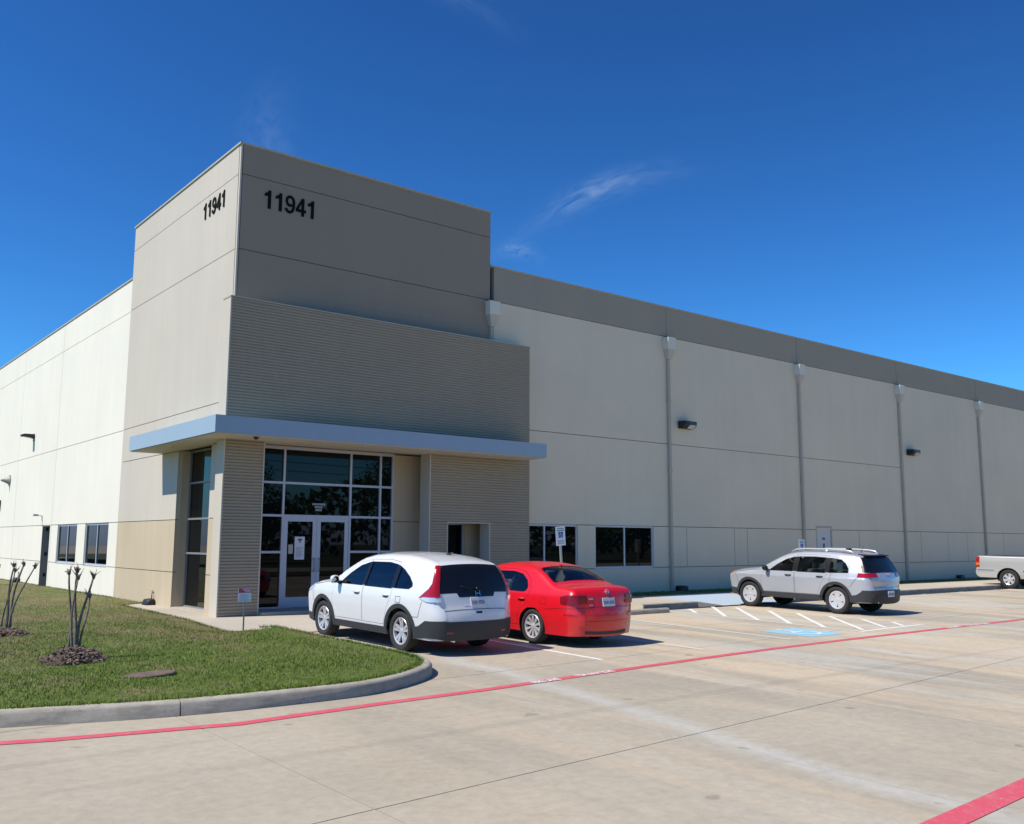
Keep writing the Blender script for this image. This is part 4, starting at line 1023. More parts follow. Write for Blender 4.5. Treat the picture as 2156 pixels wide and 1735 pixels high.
# ------------------------------------------------------------------ cars
class Surf:
    """car skin: side faces y=S(x,z) closed by a crowned strip that follows the silhouette"""
    def __init__(s, sil, plan, prof, itop, irear):
        C = np.array(sil, float); out = []; idx = []
        for i in range(len(C)-1):
            n = max(1, int(round(np.linalg.norm(C[i+1, :2]-C[i, :2])/.035))); idx.append(len(out))
            for k in range(n): out.append(C[i]+(C[i+1]-C[i])*k/n)
        idx.append(len(out)); out.append(C[-1]); A = np.array(out)
        for _ in range(10): A[1:-1] = .5*A[1:-1]+.25*(A[:-2]+A[2:])
        s.A = A; s.n = len(A); s.i0, s.i1 = idx[itop], idx[irear]
        s.plan = np.array(plan); s.prof = np.array(prof)
        d = np.gradient(A[:, :2], axis=0); d /= np.linalg.norm(d, axis=1)[:, None]; s.nrm = np.stack([d[:, 1], -d[:, 0]], 1)
        if s.nrm[s.n//2, 1] < 0: s.nrm *= -1
        s.s = np.concatenate([[0], np.cumsum(np.linalg.norm(np.diff(A[:, :2], axis=0), axis=1))])
        s.ye = s.S0(A[:, 0], A[:, 1])-A[:, 2]
    def S0(s, x, z):
        p = s.plan[::-1]; return np.interp(x, p[:, 0], p[:, 1])+np.interp(z, s.prof[:, 0], s.prof[:, 1])
    def S(s, x, z):
        x, z = np.asarray(x, float), np.asarray(z, float); P = np.stack([x, z], 1)
        d, k, t = segdist(P, s.A[:, :2], False); r = s.A[k, 2]*(1-t)+s.A[k+1, 2]*t
        q = np.clip((r-d)/np.maximum(r, 1e-4), 0, 1)
        return s.S0(x, z)-r*(1-np.sqrt(np.maximum(0, 1-q*q)))
    def side(s, P, sg):
        return np.stack([P[:, 0], sg*s.S(P[:, 0], P[:, 1]), P[:, 1]], 1)
    def side_normal(s, P, sg):
        x, z = P[:, 0], P[:, 1]; e = .01
        dx = (s.S0(x+e, z)-s.S0(x-e, z))/(2*e); dz = (s.S0(x, z+.03)-s.S0(x, z-.03))/.06
        nb = np.stack([-dx, np.ones(len(x)), -dz], 1); nb /= np.linalg.norm(nb, axis=1)[:, None]
        d, k, t = segdist(P, s.A[:, :2], False); ip = lambda c: c[k]*(1-t)+c[k+1]*t
        r = ip(s.A[:, 2]); q = np.clip((r-d)/np.maximum(r, 1e-4), 0, 1)[:, None]
        ne = np.stack([ip(s.nrm[:, 0]), 2.3*ip(s.A[:, 3])/np.maximum(ip(s.ye), .2), ip(s.nrm[:, 1])], 1); ne /= np.linalg.norm(ne, axis=1)[:, None]
        n = ne*q+nb*np.sqrt(1-q*q); n /= np.linalg.norm(n, axis=1)[:, None]; n[:, 1] *= sg; return n
    def at(s, u):
        f = lambda c: np.interp(u, s.s, c)
        return f(s.A[:, 0]), f(s.A[:, 1]), f(s.nrm[:, 0]), f(s.nrm[:, 1]), f(s.A[:, 3]), f(s.ye)
    def strip(s, P):
        u = np.clip(P[:, 0], 0, s.s[-1]); x, z, nx, nz, b, ye = s.at(u); t = np.clip(np.abs(P[:, 1])/ye, 0, 1); k = b*(1-t**2.3)
        return np.stack([x+nx*k, P[:, 1], z+nz*k], 1)
    def u_top(s, x):    # u for an x along bonnet-screen-roof
        a = s.A[s.i0:s.i1+1]; return float(np.interp(-x, -a[:, 0], s.s[s.i0:s.i1+1]))
    def u_rear(s, z):
        a = s.A[s.i1:]; return float(np.interp(-z, -a[:, 1], s.s[s.i1:]))
    def u_front(s, z):
        a = s.A[:s.i0+1]; return float(np.interp(z, a[:, 1], s.s[:s.i0+1]))
    def yedge(s, u): return float(np.interp(u, s.s, s.ye))
def skin(fn, P, F, outward, off=0):
    if hasattr(fn, 'nrm'): return fn(P)+fn.nrm(P)*off, fn.nrm(P)
    e = .006; q = fn(P); du = fn(P+np.array((e, 0)))-fn(P-np.array((e, 0))); dv = fn(P+np.array((0, e)))-fn(P-np.array((0, e)))
    n = np.cross(du, dv); l = np.linalg.norm(n, axis=1)[:, None]; n = n/np.maximum(l, 1e-9)
    o = outward(q); sg = np.sign((n*o).sum(1)); sg[sg == 0] = 1; n = n*sg[:, None]
    return q+n*off, n
def put(name, q, n, F, mat, parent):
    a = q[F]; fn_ = np.cross(a[:, 1]-a[:, 0], a[:, 2]-a[:, 0]); fl = (fn_*n[F].mean(1)).sum(1) < 0; F = F.copy(); F[fl] = F[fl][:, ::-1]
    me = bpy.data.meshes.new(name); me.from_pydata(q.tolist(), [], F.tolist()); me.update()
    o = link(name, me, mat, parent, True); me.normals_split_custom_set_from_vertices([tuple(v) for v in n]); return o
def sidefn(S, sg):
    f = lambda P: S.side(P, sg)
    f.nrm = lambda P: S.side_normal(P, sg)
    return f
def arc(cx, cz, r, a0, a1, n=18): return [(cx+r*math.cos(a0+(a1-a0)*k/n), cz+r*math.sin(a0+(a1-a0)*k/n)) for k in range(n+1)]
def wheel(parent, x, y, R, Wd, sg, spec):
    """hub disc carries tyre and rim; sg = outward side"""
    b = MB(); b.lathe([(.0, .02*sg), (R*.64, .02*sg), (R*.66, -.10*sg)], 28, 'y'); wl = b.build('wheel', M['black'], parent); wl.location = (x, y, R); wl.scale = (spec.get('ell', 1), 1, 1)
    rr = R*spec['rim']; h = Wd/2
    pr = [(rr, -h*.9), (R*.93, -h), (R*.985, -h*.8), (R, -h*.55), (R, h*.55), (R*.985, h*.8), (R*.93, h), (R*.80, h*1.02), (rr, h*.86), (rr-.012, h*.6)]
    b = MB(); b.lathe([(r, t*sg) for r, t in pr], 40, 'y'); autosmooth(b.build('tyre', M['tyre'], wl), 50)
    b = MB(); b.lathe([(rr-.010, -h*.3*sg), (rr-.004, h*.80*sg), (rr-.012, h*.88*sg), (rr-spec.get('ringw', .030), h*.80*sg), (rr-spec.get('ringw', .030)-.004, h*.35*sg)], 40, 'y')
    n, w0, w1 = spec['n'], spec['w0'], spec['w1']
    for k in range(n):
        for dv in spec.get('split', (0,)):
            a = 2*math.pi*k/n+.3; ca, sa = math.cos(a), math.sin(a)
            def P(r, t, y): return (r*ca-t*sa, y*sg, r*sa+t*ca)
            r0, r1 = .045, rr-.016; o1 = dv*spec.get('spread', 0); y0, y1 = h*.62, h*.80
            vs = [P(r0, -w0/2+o1*.2, y0), P(r0, w0/2+o1*.2, y0), P(r1, w1/2+o1, y1), P(r1, -w1/2+o1, y1)]; vs += [P(r0, -w0/2+o1*.2, y0-.03), P(r0, w0/2+o1*.2, y0-.03), P(r1, w1/2+o1, y1-.035), P(r1, -w1/2+o1, y1-.035)]
            b.add(vs, [(0, 1, 2, 3), (7, 6, 5, 4), (0, 4, 5, 1), (2, 6, 7, 3), (1, 5, 6, 2), (0, 3, 7, 4)])
    b.lathe([(.0, h*.72*sg), (.035, h*.70*sg), (.062, h*.60*sg), (.066, h*.4*sg)], 20, 'y')
    autosmooth(b.build('rim', M[spec['mat']], wl), 35)
    # wheel-house liner
    b = MB(); ra = spec['arch']-.012; yi = y-sg*.32; yo = y+sg*.06
    pts = arc(0, 0, ra, rad(-12), rad(192), 16)
    vs = [(x+p, yy, R+q) for yy in (yi, yo) for p, q in pts]; k = len(pts); fs = [(i, i+1, k+i+1, k+i) for i in range(k-1)]+[tuple(range(k))]
    b.add(vs, fs); b.build('wheel_liner', M['liner'], parent)
    return wl
def build_car(name, label, cat, loc, rot, S, sp):
    root = empty(name, loc, rot); tag(root, label, cat); root.scale = sp['scale']; sp['rimspec']['ell'] = sp['scale'][2]/sp['scale'][0]
    paint = M[sp['paint']]; A = S.A[:, :2]; R, xr, zb, ar = sp['R'], sp['xr'], sp['zb'], sp['arch']
    rear0 = A[-1]; front0 = A[0]
    def archpts(cx):
        th = math.asin((zb-R)/ar); return arc(cx, R, ar, math.pi-th, th, 22)   # from rear side over the top to the front side
    bottom = [(float(rear0[0]), float(rear0[1]))]+archpts(xr)+archpts(0.0)
    outline = [tuple(p) for p in A]+[p for p in bottom[1:]]
    holes = [d['poly'] for d in sp['doors']]+list(sp.get('quarter', []))
    big = outline
    out_side = lambda sg: (lambda q: np.stack([np.zeros(len(q)), np.full(len(q), float(sg)), np.full(len(q), .12)], 1))
    cx = A.mean(0)
    def out_strip(q):
        v = np.stack([q[:, 0]-cx[0]*1.0, np.zeros(len(q)), (q[:, 2]-.55)*2.2], 1); return v
    # --- body: both flanks and the crowned strip joined into one mesh
    parts = []
    v2, f2 = cdt(outline, holes, .05, esp=.04)
    for sg in (1, -1):
        q, n = skin(sidefn(S, sg), v2, f2, out_side(sg)); parts.append((q, n, f2))
    full = [(float(u), float(y)) for u, y in zip(S.s, S.ye)]+[(float(u), -float(y)) for u, y in zip(S.s[::-1], S.ye[::-1])]
    def stpoly(poly, kind):
        f = {'x': S.u_top, 'r': S.u_rear, 'f': S.u_front}[kind]; return [(f(a), y) for a, y in dens(poly, .05)]
    sh = []
    glass_strip = []
    for nm, kind, a0, a1, mg in sp['screens']:
        f = {'x': S.u_top, 'r': S.u_rear}[kind]; u0, u1 = f(a0), f(a1); us = np.linspace(u0, u1, 14); m0, m1 = mg
        L_ = [(float(u), S.yedge(u)-(m0+(m1-m0)*k/13)) for k, u in enumerate(us)]
        # soften the corners
        L_[0] = (L_[0][0], L_[0][1]-.05); L_[-1] = (L_[-1][0], L_[-1][1]-.05)
        poly = L_+[(u, -y) for u, y in L_[::-1]]; sh.append(poly); glass_strip.append((nm, poly))
    v3, f3 = cdt(full, sh, .06, esp=.05)
    q, n = skin(S.strip, v3, f3, out_strip); parts.append((q, n, f3))
    k = 0; Q, Nn, F = [], [], []
    for q, n, f in parts: Q.append(q); Nn.append(n); F.append(f+k); k += len(q)
    put('body', np.concatenate(Q), np.concatenate(Nn), np.concatenate(F), paint, root)
    def sidepatch(nm, poly, mat, off, parent, sides=(1, -1), clip=True, sp_=.04, hl=()):
        o_ = None
        for sg in sides:
            v, f = cdt(poly, hl, sp_, clip=outline if clip else None)
            if not len(f): continue
            q, n = skin(sidefn(S, sg), v, f, out_side(sg), off); o_ = put(nm, q, n, f, M[mat] if isinstance(mat, str) else mat, parent)
        return o_
    def strippatch(nm, poly, kind, mat, off, parent, sp_=.045):
        v, f = cdt(stpoly(poly, kind) if kind else poly, (), sp_, clip=full); q, n = skin(S.strip, v, f, out_strip, off); return put(nm, q, n, f, M[mat] if isinstance(mat, str) else mat, parent)
    # --- glazing
    for nm, poly in glass_strip:
        c = np.array(poly).mean(0); big_ = [tuple(c+(np.array(p)-c)*1.02) for p in poly]
        strippatch(nm, big_, None, sp['glassr'] if nm == 'rear_window' else sp['glass'], -.006, root)
    def grow(poly, k=1.03): c = np.array(poly).mean(0); return [tuple(c+(np.array(p)-c)*k) for p in poly]
    for sg in (1, -1):
        for d in sp['doors']:
            v, f = cdt(grow(d['poly'], .988), [d['win']], .07, esp=.05); q, n = skin(sidefn(S, sg), v, f, out_side(sg), .001)
            dr = put('door', q, n, f, paint, root)
            sidepatch('window', grow(d['win']), sp['glass'] if d.get('front') else sp['glassr'], -.008, dr, (sg,), False)
            w_ = d['win']; sidepatch('window_trim', grow(w_, 1.055), 'trim', .002, dr, (sg,), True, hl=[grow(w_, .985)])
            hx, hz = d['handle']; y = float(S.S([hx], [hz])[0])
            b = MB(); b.tube([(hx+.10, y-.012, hz), (hx+.085, y+.022, hz), (hx, y+.032, hz+.004), (hx-.085, y+.022, hz+.002), (hx-.10, y-.012, hz)], [.010, .014, .016, .014, .010], 8)
            b.v = [(a, c*sg, e) for a, c, e in b.v]; b.build('handle', M[sp.get('handle', 'clad')] if sp.get('handle') != 'paint' else paint, dr, True)
            if sp.get('handle') == 'paint': sidepatch('handle_cup', [(hx+.07, hz-.035), (hx+.08, hz), (hx-.07, hz), (hx-.06, hz-.035)], 'clad', .002, dr, (sg,))
        for qd in sp.get('quarter', []):
            sidepatch('quarter_window', grow(qd), sp['glassr'], -.008, root, (sg,), False); sidepatch('window_trim', grow(qd, 1.07), 'trim', .002, root, (sg,), True, hl=[grow(qd, .985)])
    for nm, poly, mat, off in sp.get('side', []): sidepatch(nm, poly, mat, off, root)
    for nm, poly, kind, mat, off in sp.get('strip', []): strippatch(nm, poly, kind, mat, off, root)
    # arch lips
    if sp.get('clad'):
        for cx_ in (0.0, xr):
            for sg in (1, -1):
                r0, r1 = ar-.004, ar+sp['clad']; t0 = math.asin((zb-R)/r0)+.02; t1 = math.asin((zb+.02-R)/r1)
                poly = arc(cx_, R, r0, t0, math.pi-t0, 22)+arc(cx_, R, r1, math.pi-t1, t1, 22)
                sidepatch('arch_cladding', poly, 'clad', .012, root, (sg,), True, .05)
    # --- floor, cabin
    b = MB(); b.box(xr-.75, -.72, zb-.02, .6, .72, zb+.06); b.build('underbody', M['under'], root)
    cab = sp['cabin']
    b = MB(); b.box(cab[1], -.66, zb+.061, cab[0], .66, .52); b.build('cabin_floor', M['interior'], root)
    b = MB(); b.prism([(cab[0]-.02, .5), (cab[0]-.30, .5), (cab[0]-.32, .82), (cab[0]-.10, .95), (cab[0]+.12, .95)][::-1], lambda a, c, t: (a, t, c), -.62, .62); b.build('dashboard', M['interior'], root)
    for sx in sp['seats']:
        for sy in (.36, -.36):
            b = MB(); b.prism([(.22, .52), (-.28, .52), (-.34, .62), (-.50, 1.10), (-.44, 1.14), (-.36, 1.12), (-.20, .72), (.22, .70)][::-1], lambda a, c, t: (sx+a, sy+t, c), -.24, .24); st_o = b.build('seat', M['seat'], root, bevel=.03)
            b = MB(); b.box(sx-.54, sy-.12, 1.16, sx-.44, sy+.12, 1.34); b.build('headrest', M['seat'], st_o, bevel=.03)
    b = MB(); b.lathe([(.175, -.014), (.19, 0), (.175, .014)], 20, 'x', (0, 0, 0)); sw_ = b.build('steering_wheel', M['black'], root, True); sw_.location = (cab[0]-.42, .36, .95); sw_.rotation_euler = (0, rad(25), 0)
    # --- wheels
    for x in (0.0, xr):
        for sg in (1, -1):
            yw = float(S.S0(np.array([x]), np.array([.5]))[0])-sp['tw']/2-.015
            wheel(root, x, sg*yw, R, sp['tw'], sg, dict(sp['rimspec'], arch=ar))
    # --- mirrors
    mx, mz = sp['mirror']; ym = float(S.S([mx], [mz])[0])
    for sg in (1, -1):
        b = MB(); n = 10; prof_ = [(.0, -.105), (.055, -.09), (.075, -.03), (.075, .05), (.06, .10), (.0, .115)]
        pts = [(mx+.02, ym+.115, mz+.07)]
        vs = []; k = 0
        for i, (yy, sc) in enumerate(((.035, .70), (.07, .95), (.14, 1.0), (.195, .85), (.215, .45))):
            for j in range(12):
                a = 2*math.pi*j/12; vs.append((mx+.02-.01*i+.075*sc*math.cos(a)*(1.0 if math.cos(a) > 0 else .75), sg*(ym+yy), mz+.07+.078*sc*math.sin(a)))
        fs = [(i*12+j, i*12+(j+1) % 12, (i+1)*12+(j+1) % 12, (i+1)*12+j) for i in range(4) for j in range(12)]+[tuple(range(12)), tuple(range(48, 60))]
        b.add(vs, fs); mo = autosmooth(b.build('mirror', M[sp['mirmat']] if sp['mirmat'] != 'paint' else paint, root), 50)
        b = MB(); b.lathe([(0, -.071), (.058, -.071), (.060, -.066)], 14, 'x', (mx+.02, sg*(ym+.125), mz+.07)); b.v = [(p, sg*(ym+.125)+(q-sg*(ym+.125))*1.05, r_) for p, q, r_ in b.v]; b.build('mirror_glass', M['trim'], mo)
        b = MB(); b.tube([(mx, sg*(ym-.03), mz-.01), (mx, sg*(ym+.07), mz+.03)], [.035, .03], 8); b.build('mirror_arm', M['trim'], mo, True)
    for a_, b_ in sp.get('seams', []):
        d_ = Vector((b_[0]-a_[0], b_[1]-a_[1])).normalized()*.0035; n_ = (-d_.y, d_.x)
        sidepatch('panel_seam', [(a_[0]+n_[0], a_[1]+n_[1]), (b_[0]+n_[0], b_[1]+n_[1]), (b_[0]-n_[0], b_[1]-n_[1]), (a_[0]-n_[0], a_[1]-n_[1])], 'liner', .0025, root)
    return root
def warp(root, kf, kr, xr):
    f = lambda x: x*kf if x > 0 else (xr+(x-xr)*kr if x < xr else x)
    for o in root.children_recursive:
        if o.name.split('.')[0] in ('wheel', 'wheel_liner') or (o.parent and o.parent.name.split('.')[0] == 'wheel'): continue
        if o.location.length > 1e-6 or (o.parent is not root and o.parent.location.length > 1e-6):
            if o.parent is root: o.location.x = f(o.location.x)
            continue
        for v in o.data.vertices: v.co.x = f(v.co.x)
def rear_pt(S, z, y, off=0):
    P = np.array([(S.u_rear(z), y)]); q, n = skin(S.strip, P, None, lambda q: np.array([[-1, 0, 0.]]), off); return q[0], n[0]
def plate(root, S, z, name='licence_plate', mat='plate'):
    q, n = rear_pt(S, z, 0, .012); tilt = math.atan2(n[2], -n[0])
    t = MB(); t.box(-.006, -.155, -.078, .006, .155, .078); o = t.build(name, M[mat], root, bevel=.004); o.location = q; o.rotation_euler = (0, tilt, 0)
    b = MB()
    for k, (y, w_, h_) in enumerate(((.115, .032, .06), (.072, .03, .06), (.030, .028, .06), (-.026, .03, .06), (-.068, .032, .06), (-.112, .028, .06))):
        b.box(-.0085, y-w_/2, -.038, -.0062, y-w_/2+.009, -.038+h_); b.box(-.0085, y+w_/2-.009, -.038, -.0062, y+w_/2, -.038+h_)
        b.box(-.0085, y-w_/2+.0091, -.014, -.0062, y+w_/2-.0091, -.004) if k % 2 else b.box(-.0085, y-w_/2+.0091, -.038+h_-.01, -.0062, y+w_/2-.0091, -.038+h_)
    b.build('plate_characters', M['ink'], o); return o
TILT = math.atan(SL)

# seams are given as pairs of side-view points
# white compact SUV ------------------------------------------------
def c4(*r): return list(r)
crv = Surf([(.84, .26, .28, .12), (.87, .38, .28, .14), (.89, .55, .28, .15), (.87, .74, .24, .15), (.78, .90, .16, .12), (.62, .985, .12, .07), (.30, 1.055, .11, .05), (-.10, 1.10, .10, .05), (-.32, 1.13, .07, .06),
            (-.70, 1.37, .055, .09), (-1.02, 1.535, .06, .07), (-1.30, 1.605, .08, .05), (-1.75, 1.645, .10, .035), (-2.30, 1.645, .11, .035), (-2.80, 1.605, .11, .035), (-3.15, 1.545, .10, .035), (-3.32, 1.51, .06, .03),
            (-3.38, 1.42, .07, .05), (-3.45, 1.22, .09, .06), (-3.505, 1.03, .11, .07), (-3.53, .90, .18, .075), (-3.535, .79, .20, .08), (-3.575, .73, .22, .09), (-3.595, .60, .23, .09), (-3.59, .42, .22, .08), (-3.57, .26, .20, .07)],
           [(1.0, .84), (.7, .875), (.35, .90), (0, .91), (-1.3, .912), (-2.62, .912), (-3.0, .90), (-3.3, .875), (-3.62, .845)],
           [(.2, -.05), (.32, -.025), (.45, -.012), (.60, -.004), (.72, .002), (.88, 0), (.98, -.012), (1.04, -.03), (1.12, -.058), (1.3, -.130), (1.5, -.222), (1.66, -.31)], 5, 16)
spec = dict(paint='carwhite', scale=(.985, .92, .92), R=.345, xr=-2.62, zb=.26, arch=.395, tw=.225, clad=.075, glass='tint', glassr='tint', handle='paint', mirmat='paint', mirror=(-.60, 1.055),
    seams=[((-3.14, .62), (-3.24, .885)), ((-2.99, .62), (-3.14, .62)), ((.36, .62), (.46, .88)), ((-.46, 1.10), (.36, .985)), ((-2.50, .93), (-2.64, .93)), ((-2.50, .83), (-2.64, .83)), ((-2.50, .83), (-2.50, .93)), ((-2.64, .83), (-2.64, .93))],
    cabin=(-.35, -3.2), seats=(-1.25, -2.15), rimspec=dict(rim=.69, n=5, w0=.05, w1=.045, split=(-1, 1), spread=.045, mat='alloy'),
    doors=[dict(front=False, poly=[(-.40, .42), (-.36, .80), (-.44, 1.04), (-.56, 1.10), (-.80, 1.30), (-1.08, 1.46), (-1.42, 1.53), (-1.42, 1.0), (-1.42, .42)], win=[(-.60, 1.06), (-.84, 1.245), (-1.10, 1.395), (-1.36, 1.465), (-1.37, 1.06)], handle=(-1.24, .93)),
           dict(poly=[(-1.435, .42), (-1.435, 1.0), (-1.435, 1.53), (-2.0, 1.545), (-2.33, 1.51), (-2.37, 1.10), (-2.34, .92), (-2.22, .70), (-2.12, .42)], win=[(-1.47, 1.06), (-1.46, 1.475), (-2.0, 1.485), (-2.27, 1.455), (-2.31, 1.06)], handle=(-2.19, .93))],
    quarter=[[(-2.42, 1.07), (-2.395, 1.425), (-2.55, 1.37), (-2.75, 1.27), (-2.88, 1.17), (-2.90, 1.12), (-2.82, 1.075)]],
    screens=[('windscreen', 'x', -.40, -1.12, (.055, .05)), ('rear_window', 'r', 1.44, 1.06, (.10, .16))],
    side=[('sill_cladding', [(-.30, .24), (-.30, .385), (-2.32, .385), (-2.32, .24)], 'clad', .010), ('bumper_cladding', [(-2.97, .24), (-2.99, .45), (-3.16, .48), (-3.34, .58), (-3.9, .58), (-3.9, .2)], 'clad', .014), ('bumper_cladding', [(.33, .2), (.35, .42), (.6, .44), (1.0, .44), (1.0, .2)], 'clad', .010),
          ('tail_lamp', [(-3.29, 1.475), (-3.45, 1.475), (-3.8, 1.0), (-3.8, .965), (-3.30, .965), (-3.15, .935), (-3.24, 1.0), (-3.36, 1.10), (-3.395, 1.18), (-3.355, 1.34)], 'redlens', .014), ('reversing_lamp', [(-3.17, .93), (-3.28, .96), (-3.8, .96), (-3.8, .885), (-3.36, .885)], 'clearlens', .014),
          ('window_pillar', [(-1.37, 1.065), (-1.375, 1.475), (-1.46, 1.482), (-1.465, 1.065)], 'trim', .006), ('window_pillar', [(-2.30, 1.065), (-2.27, 1.462), (-2.40, 1.435), (-2.42, 1.065)], 'trim', .006),
          ('head_lamp', [(.92, .86), (.60, .95), (.38, .965), (.45, .90), (.75, .80), (.92, .78)], 'clearlens', .006)],
    strip=[('hatch_glass_surround', [(1.475, .60), (1.475, -.60), (1.20, -.70), (1.02, -.70), (1.02, -.40), (.95, -.36), (.95, .36), (1.02, .40), (1.02, .70), (1.20, .70)], 'r', 'trim', .002),
           ('bumper_cladding', [(.58, .95), (.565, .5), (.565, -.5), (.58, -.95), (.2, -.95), (.2, .95)], 'r', 'clad', .014), ('bumper_cladding', [(.42, .95), (.42, -.95), (.25, -.95), (.25, .95)], 'f', 'clad', .010),
           ('tail_lamp', [(1.475, .95), (1.475, .64), (1.30, .70), (1.12, .73), (.965, .71), (.965, .95)], 'r', 'redlens', .014), ('tail_lamp', [(1.475, -.95), (1.475, -.64), (1.30, -.70), (1.12, -.73), (.965, -.71), (.965, -.95)], 'r', 'redlens', .014),
           ('reversing_lamp', [(.96, .95), (.96, .70), (.885, .70), (.885, .95)], 'r', 'clearlens', .014), ('reversing_lamp', [(.96, -.95), (.96, -.70), (.885, -.70), (.885, -.95)], 'r', 'clearlens', .014),
           ('hatch_seam', [(.745, .72), (.745, -.72), (.735, -.72), (.735, .72)], 'r', 'clad', .003), ('hatch_handle', [(.705, .06), (.705, -.06), (.675, -.06), (.675, .06)], 'r', 'trim', .006),
           ('reflector', [(.40, .66), (.40, .50), (.375, .50), (.375, .66)], 'r', 'redlens', .016), ('reflector', [(.40, -.66), (.40, -.50), (.375, -.50), (.375, -.66)], 'r', 'redlens', .016), ('grille', [(.74, .45), (.74, -.45), (.60, -.45), (.60, .45)], 'f', 'trim', .006),
           ('plate_recess', [(.935, .33), (.935, -.33), (.80, -.28), (.80, .28)], 'r', 'carwhite', .004)])
car = build_car('parked_car', 'white SUV with black lower cladding and tall red tail lamps parked beside the lawn', 'car', (.63, -5.17, lotz(-5.17)+.001), (0, -TILT, math.pi/2), crv, spec)
plate(car, crv, .865)
# screen behind privacy glass is dark: fill the hatch with its inner trim
q, n = rear_pt(crv, 1.0, 0, .02)
b = MB(); b.box(-.012, -.05, -.045, .0, -.038, .045); b.box(-.012, .038, -.045, .0, .05, .045); b.box(-.012, -.038, -.007, .0, .038, .007)
o = b.build('emblem', M['chrome'], car); o.location = q; o.rotation_euler = (0, math.atan2(n[2], -n[0]), 0)
b = MB(); q2, _ = rear_pt(crv, 1.07, .0, .02); q3, _ = rear_pt(crv, 1.12, .33, .02); b.tube([tuple(q2), tuple(q3)], .010, 6); b.tube([tuple(q2+np.array((0, 0, -.02))), tuple(q2+np.array((-.01, 0, .03)))], .022, 8); b.build('rear_wiper', M['trim'], car, True)
b = MB(); b.tube([(-2.72, 0, 1.635), (-2.80, 0, 1.66), (-2.90, 0, 1.685)], [.03, .022, .006], 8); b.build('roof_antenna', M['trim'], car, True)
b = MB(); b.tube([(-3.40, .45, .26), (-3.60, .45, .25)], .03, 10); b.build('exhaust_tip', M['chrome'], car, True)
b = MB(); b.box(-3.3, -.6, .24, -2.9, .6, .34); b.build('rear_silencer', M['under'], car, bevel=.03)

# red sedan ---------------------------------------------------------
jet = Surf([(.81, .21, .28, .14), (.84, .34, .28, .16), (.85, .50, .28, .17), (.82, .65, .22, .16), (.70, .745, .13, .10), (.35, .855, .11, .06), (-.10, .935, .10, .05), (-.34, .985, .07, .06),
            (-.75, 1.19, .055, .09), (-1.10, 1.345, .06, .07), (-1.38, 1.415, .08, .05), (-1.75, 1.45, .10, .035), (-2.20, 1.445, .10, .035), (-2.47, 1.395, .08, .04), (-2.77, 1.268, .065, .07), (-3.05, 1.125, .065, .05), (-3.19, 1.078, .06, .03), (-3.60, 1.052, .05, .03), (-3.68, 1.03, .06, .05),
            (-3.705, .93, .13, .08), (-3.70, .80, .17, .09), (-3.70, .72, .23, .10), (-3.735, .66, .27, .11), (-3.75, .52, .28, .11), (-3.735, .36, .27, .10), (-3.71, .21, .25, .09)],
           [(1.0, .79), (.7, .835), (.35, .87), (0, .885), (-1.3, .89), (-2.65, .89), (-3.1, .875), (-3.45, .845), (-3.8, .80)],
           [(.18, -.05), (.30, -.03), (.42, -.012), (.55, 0), (.70, -.004), (.80, -.012), (.88, -.022), (.95, -.045), (1.1, -.115), (1.3, -.215), (1.46, -.30)], 4, 18)
